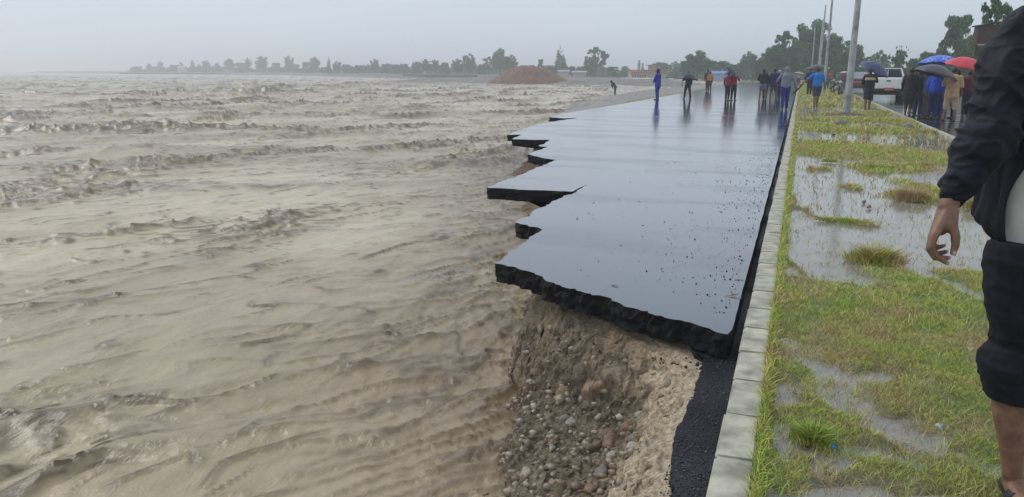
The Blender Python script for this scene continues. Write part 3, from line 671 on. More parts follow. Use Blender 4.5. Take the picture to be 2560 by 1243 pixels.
    for s in (-1, 1):
        wide = 1.0 if legs > .7 else 1.22
        capsule(bm, J['hip', s], .105 * k * b, J['knee', s].lerp(J['hip', s], 0.0 if legs > .5 else 1 - legs * 2), .078 * k * wide)
        if legs > .5: capsule(bm, J['knee', s], .075 * k * wide, J['knee', s].lerp(J['ankle', s], (legs - .5) * 2 * .92), .060 * k * wide)
    link(botname, remesh(bm, .014, 2, disp=lambda P: .010 * pn(P[:, 0] * 12, P[:, 1] * 12, P[:, 2] * 7)), cm(bottom), root)
    for s in (-1, 1):
        bm = bmesh.new(); a = J['ankle', s]; capsule(bm, a + V(0, -.035, -.048), .036 * k, a + V(0, .145, -.052), .034 * k, 10)
        for v in bm.verts: v.co.z = max(v.co.z, 0.0)
        mk('shoe', bm, SHOE, root, True)
    return root, k
def umbrella(c, r, tilt, tdir, col, label, grip=None, dots=None, rise=.42, sag=.10):
    """c: top centre in world metres; tdir: compass of the tilt; the shaft leaves the canopy along its axis"""
    ax = Vector((math.sin(R(tdir)) * math.sin(R(tilt)), math.cos(R(tdir)) * math.sin(R(tilt)), math.cos(R(tilt))))
    root = empty('umbrella', c, 0, label, 'umbrella'); q = ax.to_track_quat('Z', 'Y'); root.rotation_mode = 'QUATERNION'; root.rotation_quaternion = q
    bm = bmesh.new(); NR, NS = 9, 48; rings = []
    for i in range(NR + 1):
        t = i / NR; ring = []
        for j in range(NS):
            a = j * 2 * math.pi / NS; fr = (j % 6) / 6; sc = math.sin(fr * math.pi)
            rr = r * t * (1 - .055 * sc * t * t); zz = -rise * r * (t ** 2.1) - .03 * r * sc * t * (1 - t) * 2 + .04 * r * sc * t ** 4
            ring.append(bm.verts.new((rr * math.cos(a), rr * math.sin(a), zz)))
            if i == 0: break
        rings.append(ring)
    for j in range(NS): bm.faces.new((rings[0][0], rings[1][j], rings[1][(j + 1) % NS]))
    for A, B in zip(rings[1:-1], rings[2:]):
        for j in range(NS): bm.faces.new((A[j], B[j], B[(j + 1) % NS], A[(j + 1) % NS]))
    m = cm(col, .38, .12, 'umbrella_fabric', .1, .5)
    if dots:
        m = bpy.data.materials.new('patterned_fabric'); m.use_nodes = True; t = m.node_tree; co = t.nodes.new('ShaderNodeTexCoord'); vo = t.nodes.new('ShaderNodeTexVoronoi'); vo.inputs['Scale'].default_value = 11
        cr = t.nodes.new('ShaderNodeValToRGB'); cr.color_ramp.elements[0].color = (*dots, 1); cr.color_ramp.elements[0].position = .28; cr.color_ramp.elements[1].color = (*col, 1); cr.color_ramp.elements[1].position = .36
        t.links.new(co.outputs['Object'], vo.inputs['Vector']); t.links.new(vo.outputs['Distance'], cr.inputs[0]); t.links.new(cr.outputs[0], t.nodes['Principled BSDF'].inputs['Base Color']); t.nodes['Principled BSDF'].inputs['Roughness'].default_value = .4
    me = bpy.data.meshes.new('canopy'); bmesh.ops.recalc_face_normals(bm, faces=bm.faces); bm.to_mesh(me); bm.free()
    for p in me.polygons: p.use_smooth = True
    co_ = link('canopy', me, m, root); s = co_.modifiers.new('s', 'SOLIDIFY'); s.thickness = .004
    met = cm((.25, .25, .26), .35, .05, 'umbrella_metal', 0)
    ln = 1.0 if grip is None else grip
    bm = bmesh.new(); capsule(bm, (0, 0, .05), .006, (0, 0, -ln), .007, 8); mk('shaft', bm, met, root, True)
    bm = bmesh.new(); chain(bm, [(0, 0, -ln + .02), (0, 0, -ln - .08), (.02, 0, -ln - .12), (.05, 0, -ln - .12)], [.014] * 4, 8); mk('handle', bm, SHOE, root, True)
    rib = None
    for j in range(8):
        a = j * math.pi / 4
        if rib is None:
            bm = bmesh.new(); pr = None
            for i in range(1, 10):
                t = i / 9; pt = Vector((r * t, 0, -rise * r * t ** 2.1 - .008))
                if pr: capsule(bm, pr, .003, pt, .003, 5)
                pr = pt
            capsule(bm, (0, 0, -.45 * r), .003, (r * .5, 0, -rise * r * .5 ** 2.1 - .01), .003, 5)
            rib = mk('rib', bm, met, root)
        else:
            rb = rib.copy(); COL.objects.link(rb); rb.rotation_euler = (0, 0, a)
    return root
def hold(p, top_dz, r, tilt, tdir, col, label, **kw): return umbrella(p + Vector((0, 0, top_dz)), r, tilt, tdir, col, label, **kw)
def px2m(p): return (p - Vector((0, 0, CAM_H))).dot(FWD) / F_PX * 1.03

AW = {}                                         # relaxed arms
up_r = {1: ((.26, .10, 1.12), (.12, .22, 1.24))}; up_l = {-1: ((-.26, .10, 1.12), (-.12, .22, 1.24))}
# people on the broken road, from the river side to the median
person(1538, 241, 95, 'person in dark clothes bending forward on the gravel shore at the water', top=(.045, .045, .05), bottom=(.03, .03, .035), lean=38, z=-.80, h=1.62, hood=(.03, .03, .035), arms={1: ((.2, .2, 1.2), (.1, .25, 1.02)), -1: ((-.2, .2, 1.2), (-.1, .25, 1.02))}, stance=.0)
person(1643, 250, 75, 'person in a long bright blue raincoat and blue trousers at the left road edge', top=(.035, .055, .36), bottom=(.05, .04, .33), hood=(.012, .016, .05), hem=.62, h=1.62, arms={1: ((.2, .12, 1.1), (.08, .2, 1.0)), -1: ((-.2, .12, 1.1), (-.08, .2, 1.0))}, stance=.02, build=1.08)
q, k = person(1718, 248, 160, 'person in dark green under a low black umbrella with legs apart', top=(.02, .06, .06), bottom=(.02, .025, .03), h=1.5, stance=.16, arms=up_r)
umbrella(pd(1722, 183, (q.location.dot(FWD)) - .1), .56, 6, 60, (.015, .018, .035), 'black umbrella held low over the person with legs apart', grip=.5, rise=.62)
person(1773.5, 229, 20, 'person in an orange jacket and dark trousers far along the left road edge', top=(.48, .20, .05), bottom=(.06, .035, .05), h=1.5, hair=True, stance=.04)
person(1768, 228, 10, 'dark dressed person standing just left of the orange jacket', top=(.05, .045, .05), bottom=(.03, .03, .04), h=1.66, stance=.02)
person(1817, 252, -30, 'girl in a dark magenta top and black leggings, left of the pair', top=(.28, .03, .08), bottom=(.02, .02, .035), h=1.47, stance=.04, build=.9)
qr, k = person(1832, 252, -25, 'person in a bright red jacket with pale hem, right of the pair', top=(.46, .03, .035), bottom=(.02, .02, .03), h=1.55, stance=.06, build=.92, arms=up_r)
Dp = qr.location.dot(FWD)
umbrella(pd(1836, 174, Dp - .25), .46, 48, 100, (.04, .045, .06), 'dark grey umbrella tilted over the shoulder of the red jacket', grip=.6)
umbrella(pd(1824, 174, Dp + .3), .36, 25, 250, (.015, .015, .018), 'small black umbrella tilted left above the girl in magenta', grip=.5)
person(1905, 251, 5, 'man in a black jacket and pale blue shorts seen from behind, bare calves', top=(.022, .025, .04), bottom=(.16, .20, .33), legs=.32, botname='shorts', h=1.62, arms={1: ((.27, .05, 1.1), (.15, .2, 1.05)), -1: ((-.27, .05, 1.1), (-.15, .2, 1.05))}, build=1.1)
person(1911, 249, 15, 'person in black trousers hidden close behind the man with pale blue shorts', top=(.03, .03, .035), bottom=(.025, .03, .035), h=1.48, stance=.02)
person(1932, 251, 0, 'person in a navy coat and brown shorts with bare legs', top=(.03, .035, .10), bottom=(.11, .07, .06), legs=.45, hem=.7, botname='shorts', h=1.66, build=1.02)
person(1944, 249, -10, 'person in a navy jacket and pale cap between the brown shorts and the grey hoodie', top=(.03, .04, .09), bottom=(.03, .035, .09), cap=(.45, .47, .5), h=1.58, stance=.02)
person(1960, 275, 4, 'man in a grey hooded sweatshirt and blue trousers walking away beside the kerb', top=(.22, .24, .29), bottom=(.025, .03, .22), hood=(.22, .24, .29), h=1.68, stride=.14, stance=.03, build=1.08, arms={1: ((.30, -.04, 1.1), (.36, .06, .92)), -1: ((-.29, .1, 1.16), (-.32, .22, 1.1))})
person(1995, 216, 0, 'distant person in a pale beige shirt under a small grey umbrella', top=(.30, .27, .22), bottom=(.08, .07, .06), h=1.5, stance=.03)
umbrella(pd(2000, 180, 74), .55, 12, 60, (.30, .32, .36), 'small grey umbrella over the distant beige shirt beside the kerb', grip=.6, rise=.4)
person(2022, 240, 5, 'man in a dark navy top standing left behind the blue shirt', top=(.02, .025, .06), bottom=(.02, .02, .025), h=1.72, stance=.03, z=-.02, arms={-1: ((-.30, .02, 1.08), (-.24, .1, .9))})
q12, k = person(2038, 269, 2, 'man in a bright blue t-shirt and dark grey shorts walking away on the median', top=(.02, .20, .62), topname='t_shirt', sleeve=.36, bottom=(.05, .07, .085), legs=.42, botname='shorts', h=1.70, z=-.03, stride=.10, stance=.0, build=1.12, arms={-1: ((-.40, .0, 1.16), (-.60, .05, .98)), 1: ((.27, .02, 1.08), (.3, .1, .88))})
# the folded umbrella in his hand
bm = bmesh.new(); chain(bm, [(0, 0, 0), (-.22, .05, -.22), (-.42, .1, -.46)], [.012, .05, .015], 10)
rt = empty('folded_umbrella', q12.location + Vector((-.60, .08, .96)), 0, 'folded black umbrella hanging from the hand of the blue t-shirt', 'umbrella')
mk('folded_canopy', bm, cm((.02, .022, .025), .5), rt, True); bm = bmesh.new(); chain(bm, [(0, 0, 0), (.05, 0, .05), (.08, 0, .03)], [.012] * 3, 8); mk('handle', bm, SHOE, rt, True)
person(2056, 236, 20, 'person in a teal raincoat mostly hidden right of the blue t-shirt', top=(.08, .20, .24), bottom=(.16, .16, .17), h=1.6, z=-.02, stance=.02, loc=at(2057, 228, -.02))
umbrella(pd(2052, 162, at(2057, 228).dot(FWD) - .2), .72, 10, 80, (.03, .05, .055), 'dark green black umbrella above the blue t-shirt and the teal raincoat', grip=.7)
person(2034, 226, 0, 'dark headed person just beyond the blue t-shirt', top=(.03, .03, .05), bottom=(.03, .03, .04), h=1.68, loc=at(2034, 226, -.02))
umbrella(pd(2032, 166, at(2034, 226).dot(FWD)), .55, 6, 0, (.10, .12, .14), 'grey umbrella half hidden behind the dark green one', grip=.6)
person(2073, 222, -10, 'person in an orange red raincoat beside the motorcycles', top=(.42, .10, .06), bottom=(.08, .07, .09), h=1.62, loc=at(2073, 222, -.04), hood=(.36, .09, .06))
person(2066, 226, 15, 'person in grey with a dark bag sitting low at the median end', top=(.12, .13, .15), bottom=(.05, .05, .06), h=1.3, loc=at(2066, 226, -.04), build=1.15)
person(2092, 226, 170, 'rider in a green rain cape beside a motorcycle', top=(.10, .22, .15), bottom=(.04, .04, .05), h=1.5, hood=(.10, .22, .15), loc=at(2092, 224, -.04), build=1.2, hem=.6)
person(2084, 222, 30, 'person in black beside the green rain cape', top=(.02, .025, .03), bottom=(.02, .02, .03), h=1.58, loc=at(2084, 221, -.04))
person(2106, 222, 160, 'person in a dull red top left of the thick pole under a white umbrella', top=(.22, .05, .07), bottom=(.04, .04, .06), h=1.55, loc=at(2106, 221, -.04))
umbrella(pd(2111, 178.5, at(2106, 221).dot(FWD)), .42, 6, 0, (.55, .55, .58), 'small white umbrella just behind the thick pole', grip=.5)
q18, k = person(2167, 278, 3, 'man in a black shirt with a beige band across the back, dark shorts, black boots', top=(.016, .018, .024), bottom=(.03, .04, .07), legs=.46, botname='shorts', sleeve=.6, band=(.50, .42, .28), h=1.66, z=-.02, build=1.1, stride=.08, stance=.03, arms={1: ((.27, .12, 1.14), (.20, .3, 1.22)), -1: ((-.25, .04, 1.08), (-.20, .12, .92))})
umbrella(pd(2197, 158, q18.location.dot(FWD) + .3), .62, 30, 118, (.03, .045, .14), 'navy blue umbrella tilted right in the hand of the man with the beige band', grip=.75, rise=.5)
# the group by the pickup
gl = lambda px, py: at(px, py, -.035)
person(0, 0, -20, 'man in a long black coat nearest the median at the left of the crowd', top=(.022, .022, .028), bottom=(.06, .045, .045), hem=.52, h=1.68, loc=gl(2267, 292), build=1.12, legs=.75, stance=.02)
person(0, 0, -35, 'man in a black jacket and navy jeans second from the left in the crowd', top=(.03, .035, .06), bottom=(.03, .04, .10), h=1.62, loc=gl(2291, 290), stance=.03)
person(0, 0, -70, 'tall man in a black jacket leaning toward the crowd with bare head', top=(.025, .03, .035), bottom=(.05, .035, .03), h=1.76, loc=gl(2311, 296), lean=12, stance=.02)
person(0, 0, -20, 'man in a bright blue shirt and navy trousers at the crowd centre', top=(.02, .07, .50), bottom=(.015, .03, .11), h=1.66, loc=gl(2328, 298), lean=8, stance=.05)
person(0, 0, 10, 'person in a teal top between the blue shirt and the beige shirt', top=(.02, .18, .22), bottom=(.02, .05, .20), h=1.66, loc=gl(2341, 297), stance=.03)
person(0, 0, 25, 'man in dark navy clothes behind the beige shirt', top=(.015, .018, .035), bottom=(.015, .018, .03), h=1.66, loc=gl(2353, 296), stance=.05)
qb, k = person(0, 0, -15, 'man in a beige shirt and rolled beige trousers standing with legs apart', top=(.50, .32, .19), bottom=(.44, .34, .24), h=1.68, loc=gl(2371, 303), legs=.62, hem=.68, sleeve=.55, stance=.10, lean=4, build=1.12, arms={-1: ((-.28, .1, 1.12), (-.16, .26, 1.18)), 1: ((.25, 0, 1.08), (.24, .1, .9))})
person(0, 0, 60, 'person in black behind the beige shirt, only dark legs showing', top=(.02, .02, .025), bottom=(.02, .02, .03), h=1.6, loc=gl(2382, 297), stance=.03)
Db = qb.location.dot(FWD)
umbrella(pd(2349, 163, Db - .1), .68, 16, 80, (.05, .045, .062), 'large dark grey purple umbrella over the man in beige', grip=.8, rise=.5)
umbrella(pd(2352, 138, Db + 2.2), .72, 4, 0, (.04, .11, .62), 'blue umbrella with white pattern raised highest over the crowd', grip=.85, dots=(.42, .52, .8), rise=.42)
umbrella(pd(2424, 144, Db + .6), .68, 14, 110, (.62, .035, .06), 'bright red umbrella partly hidden by the near man', grip=.8, rise=.5)
person(0, 0, 5, 'person in a dark red sleeve under the red umbrella', top=(.12, .02, .03), bottom=(.03, .03, .04), h=1.6, loc=gl(2412, 292), stance=.03)
person(0, 0, 10, 'person holding up the blue patterned umbrella behind the crowd', top=(.05, .05, .07), bottom=(.04, .04, .05), h=1.62, loc=gl(2352, 288), stance=.03, arms=up_r)

person(0, 0, -60, 'person in a black top wedged between the leaning man and the blue shirt', top=(.02, .02, .028), bottom=(.02, .022, .035), h=1.66, loc=gl(2303, 289), stance=.02)
person(0, 0, 40, 'person in dark grey behind the blue shirt at the back of the crowd', top=(.05, .05, .06), bottom=(.03, .03, .04), h=1.7, loc=gl(2335, 286), stance=.02)
person(0, 0, 15, 'person in black at the back left of the crowd, head just showing', top=(.03, .03, .035), bottom=(.025, .025, .03), h=1.72, loc=gl(2279, 283), stance=.02)
# ------------------------------------------------------------------ vehicles
def wheel(parent, x, y, r, w, rimcol=(.35, .35, .36)):
    bm = bmesh.new(); prof = [(r * .62, -w * .5), (r * .9, -w * .5), (r, -w * .36), (r, w * .36), (r * .9, w * .5), (r * .62, w * .5)]; NS = 28
    rings = [[bm.verts.new((px_, rr * math.cos(a), rr * math.sin(a))) for a in [j * 2 * math.pi / NS for j in range(NS)]] for rr, px_ in prof]
    for A, B in zip(rings, rings[1:] + rings[:1]):
        for j in range(NS): bm.faces.new((A[j], A[(j + 1) % NS], B[(j + 1) % NS], B[j]))
    t = mk('tyre', bm, cm((.02, .02, .02), .7, .2, 'tyre'), None, True)
    wr = empty('wheel', (x, y, r)); wr.parent = parent; t.parent = wr
    bm = bmesh.new(); capsule(bm, (-w * .22, 0, 0), .001, (w * .22, 0, 0), .001, 6)
    for a in range(5):
        q = a * 2 * math.pi / 5; box(bm, (0, r * .33 * math.cos(q), r * .33 * math.sin(q)), (w * .35, r * .14, r * .62), .004, Matrix.Rotation(q - math.pi / 2, 3, 'X').to_3x3())
    capsule(bm, (-w * .25, 0, 0), r * .18, (w * .25, 0, 0), r * .18, 10)
    o = mk('rim', bm, cm(rimcol, .35, .05, 'rim'), wr, True)
GLASS = mat('dark_glass', (.03, .04, .045), .06, spec=.8)
def pickup(loc, rz):
    r = empty('pickup_truck', loc, R(rz), 'white pickup truck seen from behind on the second carriageway', 'pickup truck'); Wt = mat('white_paint', (.88, .87, .83), .3, .08, 3, coat=.5); D = cm((.02, .02, .022), .5, .1, 'black_plastic')
    bm = bmesh.new()          # bed side walls and floor, cab lower body, bonnet
    for s in (-1, 1): box(bm, (s * .80, 1.0, .93), (.10, 1.56, .52), .03)
    box(bm, (0, 1.0, .72), (1.5, 1.55, .08), .01); box(bm, (0, 2.75, .92), (1.70, 1.86, .56), .05); box(bm, (0, 4.35, .86), (1.66, 1.3, .50), .10)
    mk('body', bm, Wt, r)
    bm = bmesh.new(); box(bm, (0, .175, .94), (1.50, .07, .52), .03); tg = mk('tailgate', bm, Wt, r)
    bm = bmesh.new(); box(bm, (0, .128, 1.08), (.20, .03, .06), .01); mk('handle', bm, D, tg)
    bm = bmesh.new()          # cab frame: pillars and roof
    box(bm, (0, 2.68, 1.70), (1.30, 1.35, .07), .03)
    for s in (-1, 1):
        for (y, dy) in ((1.92, .10), (3.45, .42), (2.75, 0)):
            capsule(bm, (s * .80, y + (dy if y > 3 else -.04), 1.20), .045, (s * .63, y - (dy * .3 if y > 3 else -.06), 1.68), .04, 8)
    capsule(bm, (-.80, 1.86, 1.21), .035, (.80, 1.86, 1.21), .035, 8)
    mk('cab_frame', bm, Wt, r, True)
    bm = bmesh.new(); box(bm, (0, 1.93, 1.44), (1.40, .015, .44), taper=(.86, 1)); wn = mk('rear_window', bm, GLASS, r)
    bm = bmesh.new(); box(bm, (0, 3.58, 1.44), (1.42, .015, .46), taper=(.86, 1), rot=Matrix.Rotation(R(-35), 3, 'X')); mk('windscreen', bm, GLASS, r)
    bm = bmesh.new(); box(bm, (0, 1.915, 1.44), (.03, .02, .42)); mk('window_divider', bm, Wt, wn)
    for s in (-1, 1):
        bm = bmesh.new(); box(bm, (s * .74, 2.7, 1.43), (.015, 1.3, .42), rot=Matrix.Rotation(R(s * -19), 3, 'Y')); mk('side_window', bm, GLASS, r)
        bm = bmesh.new(); box(bm, (s * .79, .165, .98), (.09, .06, .26), .01); mk('tail_light', bm, cm((.35, .02, .02), .3, .05, 'red_lens'), r)
        for y in (1.0, 4.2): wheel(r, s * .74, y, .36, .24)
    bm = bmesh.new(); box(bm, (0, .05, .60), (1.66, .16, .17), .02); box(bm, (0, .45, .48), (1.3, .5, .22), .02); box(bm, (0, 2.6, .50), (1.0, 4.2, .16), .02); bp = mk('bumper', bm, D, r)
    bm = bmesh.new(); box(bm, (.05, -.045, .66), (.46, .014, .15), .004); pl = mk('number_plate', bm, cm((.45, .03, .04), .4, .1, 'plate_red'), bp)
    bm = bmesh.new()
    for i in range(7): box(bm, (-.11 + i * .052, -.055, .66), (.026, .006, .06))
    mk('plate_marks', bm, cm((.6, .55, .55), .5, .05, 'plate_white'), pl)
    return r
pickup(at(2216, 256, -.04), -3)
def van(loc, rz):
    r = empty('car', loc, R(rz), 'dark red car with pale rear window, half hidden behind the thick pole', 'car'); Rd = mat('red_paint', (.22, .025, .035), .3, .1, 3, coat=.5)
    bm = bmesh.new(); box(bm, (0, 2.0, .68), (1.66, 4.0, .62), .12); mk('body', bm, Rd, r)
    bm = bmesh.new(); box(bm, (0, 1.75, 1.25), (1.52, 2.3, .56), .08, taper=(.84, .82)); cb = mk('cabin', bm, mat('pale_roof', (.45, .45, .47), .3, .1, 3), r)
    bm = bmesh.new(); box(bm, (0, .66, 1.22), (1.28, .02, .38), rot=Matrix.Rotation(R(-16), 3, 'X')); mk('rear_window', bm, mat('fogged_glass', (.42, .45, .5), .15, spec=.6), cb)
    bm = bmesh.new(); box(bm, (0, .0, .45), (1.6, .14, .2), .04); bp = mk('bumper', bm, cm((.03, .03, .03), .5, .1, 'black_plastic'), r)
    bm = bmesh.new(); box(bm, (0, -.012, .80), (1.3, .02, .05)); mk('trim', bm, cm((.5, .4, .42), .3, .1, 'trim'), r)
    for s in (-1, 1):
        bm = bmesh.new(); box(bm, (s * .68, .0, .76), (.22, .05, .16), .02); mk('tail_light', bm, cm((.4, .03, .03), .25, .05, 'red_lens'), r)
        for y in (.75, 3.2): wheel(r, s * .72, y, .31, .2)
van(at(2142, 233, -.04), -3)
def motorcycle(loc, rz, col, label):
    r = empty('motorcycle', loc, R(rz), label, 'motorcycle')
    D = cm((.03, .03, .035), .4, .1, 'moto_black'); C = cm(col, .3, .1, 'moto_paint'); M_ = cm((.3, .3, .31), .3, .1, 'moto_metal')
    for y in (-.62, .64): wheel(r, 0, y, .30, .09)
    bm = bmesh.new(); chain(bm, [(0, .64, .30), (0, .50, .72), (0, .42, .95)], [.03] * 3, 8); chain(bm, [(0, -.62, .3), (0, -.1, .40), (0, .3, .45), (0, .44, .85)], [.035] * 4, 8); box(bm, (0, .05, .42), (.24, .36, .30), .05); mk('frame', bm, M_, r, True)
    bm = bmesh.new(); ellip(bm, (0, .18, .80), (.15, .26, .13)); mk('fuel_tank', bm, C, r, True)
    bm = bmesh.new(); box(bm, (0, -.32, .78), (.24, .64, .09), .035); mk('seat', bm, D, r, True)
    bm = bmesh.new(); chain(bm, [(-.34, .32, 1.02), (-.1, .40, .98), (.1, .40, .98), (.34, .32, 1.02)], [.018] * 4, 8); hb = mk('handlebar', bm, D, r, True)
    for s in (-1, 1):
        bm = bmesh.new(); capsule(bm, (s * .28, .36, 1.02), .006, (s * .36, .36, 1.17), .006, 6); ellip(bm, (s * .38, .36, 1.2), (.06, .015, .04), sub=2); mk('mirror', bm, D, hb, True)
    bm = bmesh.new(); ellip(bm, (0, .52, .88), (.10, .07, .10)); mk('headlight', bm, cm((.55, .55, .52), .2, .05, 'lens'), r, True)
    bm = bmesh.new(); box(bm, (0, .64, .63), (.12, .44, .02), .008); mk('mudguard', bm, C, r)
motorcycle(at(2090, 236, -.04), 200, (.3, .06, .12), 'motorcycle with reddish tank facing the camera left of the thick pole')
motorcycle(at(2101, 240, -.04), 170, (.05, .06, .10), 'dark motorcycle facing the camera nearest the thick pole')
motorcycle(at(2080, 228, -.04), 190, (.25, .22, .24), 'grey motorcycle parked behind the reddish one')
motorcycle(at(2411, 263, -.04), 175, (.06, .07, .09), 'dark motorcycle on the far carriageway right of the beige man')

# ------------------------------------------------------------------ poles
POLM = mat('galvanised_steel', (.42, .43, .44), .45, .45, 2.2, .3, 20, bdist=.004, detail=8, metal=.15)
POLD = mat('pole_shoe', (.20, .20, .19), .7, .4, 6)
def pole(x, y, label, group=None, lean=(0, 0), hh=7.6, th=.8):
    r = empty('pole', (x, y, -.03), 0, label, 'pole', group); r.rotation_euler = (R(lean[0]), R(lean[1]), 0)
    prof = [(z_, r_ * th) for z_, r_ in [(0, .135), (.55, .125), (.56, .118), (2.35, .112), (2.36, .106), (3.75, .100), (5.6, .088), (hh, .074)]]
    bm = bmesh.new(); NS = 10; rings = [[bm.verts.new((rr * math.cos(a), rr * math.sin(a), z)) for a in [j * 2 * math.pi / NS for j in range(NS)]] for z, rr in prof]
    for A, B in zip(rings[:-1], rings[1:]):
        for j in range(NS): bm.faces.new((A[j], A[(j + 1) % NS], B[(j + 1) % NS], B[j]))
    bm.faces.new(rings[-1]); mk('shaft', bm, POLM, r)
    bm = bmesh.new()
    for z in (3.95,): 
        for q in (0, 1): pass
        rr = .104 * th; R1 = [[bm.verts.new((rr * math.cos(a), rr * math.sin(a), z + dz)) for a in [j * 2 * math.pi / 20 for j in range(20)]] for dz in (-.05, .05)]
        for j in range(20): bm.faces.new((R1[0][j], R1[0][(j + 1) % 20], R1[1][(j + 1) % 20], R1[1][j]))
    b = mk('band', bm, cm((.55, .56, .56), .4, .1, 'band'), r); s = b.modifiers.new('s', 'SOLIDIFY'); s.thickness = .008
    return r
pole(1.62, 29.6, 'thick galvanised steel pole standing nearest in the median, with a pale band high up', lean=(0, .2), th=1.0)
pole(1.55, 57, 'second steel pole of the row, its top out of the picture', lean=(0, .1))
for i, (y, l) in enumerate(((80, 'third steel pole of the row, its top just inside the picture above the trees'), (101, 'fourth pole of the row, thin and pale against the big tree'), (120, 'fifth thin pale pole in front of the big tree'), (142, 'sixth thin pole of the receding row'), (165, 'farthest thin pole at the end of the row'))):
    pole(1.64 + .35 * (i % 2) - .1 * i, y, l, lean=(0, (.2, .5, -.6, .8, .2)[i]))
c = at(2114, 290, -.02)
bm = bmesh.new()
r_ = bmesh.ops.create_grid(bm, x_segments=40, y_segments=40, size=1)
for v in bm.verts:
    d = math.hypot(v.co.x, v.co.y); v.co.z = .16 * max(0, 1 - d) ** .8 * (1 + .5 * float(pn(v.co.x * 4, v.co.y * 4))) - .05; v.co.x *= .95; v.co.y *= 1.5
o = mk('spoil_heap', bm, cm((.13, .10, .08), .8, .4, 'spoil', .8), None, True); o.location = c; tag(o, 'low collar of dark dug soil round the foot of the thick pole', 'soil heap')

# stones, litter and gravel on the median and the road
def rock(px, py, wpx, mi, label, z=-.02, asp=.7, name='rock'):
    p = at(px, py, z); r = wpx / F_PX * (p - Vector((0, 0, CAM_H))).length * .5; me = stone_mesh(px * .07, 3, flat=asp); me.materials.append(STM[mi]); o = link(name, me); o.location = p + Vector((0, 0, r * asp * .5)); o.scale = (r, r, r); o.rotation_euler = (.1, .2, px); tag(o, label, 'rock')
rock(2098, 314, 22, 2, 'dark mossy rock in front of the thick pole', asp=.9)
rock(2193, 318, 16, 0, 'white round stone on the median', asp=.8)
rock(2207, 319, 15, 3, 'reddish stone touching the white one', asp=.8)
rock(2268, 320, 26, 2, 'flat dark stone near the right edge of the median', asp=.5)
rock(2220, 331, 7, 2, 'tiny dark stone at the edge of the puddle below the white one')
rock(2083, 338, 9, 2, 'small dark lump standing in the narrow puddle')
rock(2066, 265, 6, 2, 'small black stone right of the feet of the blue t-shirt')
rock(2160, 506, 11, 2, 'small black stone lying in the shallow puddle')
rock(2172, 519, 12, 1, 'small brown lump lying in the shallow puddle')
def leafpiece(px, py, w, l, rz, col, label, name, cat, z=-.005):
    bm = bmesh.new(); n = 8
    A = [bm.verts.new((-w * math.sin(math.pi * (i + .4) / (n + .8)) , l * (i / n - .5), .01 * math.sin(i))) for i in range(n + 1)]; B = [bm.verts.new((w * math.sin(math.pi * (i + .4) / (n + .8)), l * (i / n - .5), .012 + .006 * math.cos(i * 2))) for i in range(n + 1)]
    for i in range(n): bm.faces.new((A[i], B[i], B[i + 1], A[i + 1]))
    o = mk(name, bm, cm(col, .5, .2, 'litter'), None, True); s = o.modifiers.new('s', 'SOLIDIFY'); s.thickness = .0025; o.location = at(px, py, z); o.rotation_euler = (random.uniform(-.2, .2), .15, rz); tag(o, label, cat)
leafpiece(2190, 1084, .012, .06, 1.2, (.42, .42, .16), 'pale yellow leaf lying in the wet grass', 'fallen_leaf', 'leaf', .02)
leafpiece(2086, 1122, .008, .035, .4, (.01, .14, .28), 'small blue scrap of plastic by the green tuft', 'plastic_scrap', 'litter', .03)
leafpiece(2348, 1070, .014, .04, 2.2, (.45, .55, .5), 'torn clear white plastic scrap on the wet ground', 'plastic_scrap', 'litter', .02)
leafpiece(2428, 876, .010, .045, 1.0, (.45, .38, .25), 'dry pale leaf on the grass beside the near man', 'fallen_leaf', 'leaf', .03)
leafpiece(1992, 577, .014, .05, .8, (.5, .45, .4), 'pale scrap lying in the water near the kerb', 'paper_scrap', 'litter', -.03)
for i, (px, py, a, l) in enumerate(((1826, 741, 1.4, 'long splinter of wood on the asphalt near the kerb'), (1836, 735, 1.9, 'second wood splinter crossing the long one'), (1842, 745, 1.1, 'short wood splinter closest to the asphalt edge'), (1848, 700, 1.5, 'pale wood chip among the gravel on the asphalt'), (1538, 716, .7, 'dark twig lying on the front slab'))):
    bm = bmesh.new(); chain(bm, [(-.035, 0, .003), (0, .003, .006), (.035, -.002, .003)], [.0018, .0026, .0015], 6); o = mk('twig', bm, cm((.42, .34, .26) if i < 4 else (.03, .03, .03), .7, .2, 'wood'), None, True); o.location = at(px, py, .001); o.rotation_euler = (0, 0, a - 1.2); tag(o, l, 'twig')
n = 1500; yy = rng.uniform(4.6, 16, n); xx = -.30 - np.abs(rng.exponential(.22, n)); kk = rng.uniform(0, 1, n) < .65; xx = np.where(kk, xx, rng.uniform(-2.2, -.3, n)); yy = np.where(kk, yy, 4.4 + 10 * rng.uniform(0, 1, n) ** 1.3)
ok = inside(xx, yy, [(-2.1, 5.75), (-.3, 4.75), (-.3, 20), (-3.4, 20), (-3.0, 12), (-2.2, 8)]); xx, yy = xx[ok], yy[ok]; n = len(xx)
tag(scatter_pebbles('road_grit', np.stack([xx, yy, np.full(n, .002)], 1), rng.gamma(2, .0015, n).clip(.0015, .009), PEB, np.tile([.02, .02, .022], (n, 1)) + (rng.uniform(0, 1, (n, 1)) < .12) * .12), 'loose dark grit on the wet asphalt', 'gravel', kind='stuff')

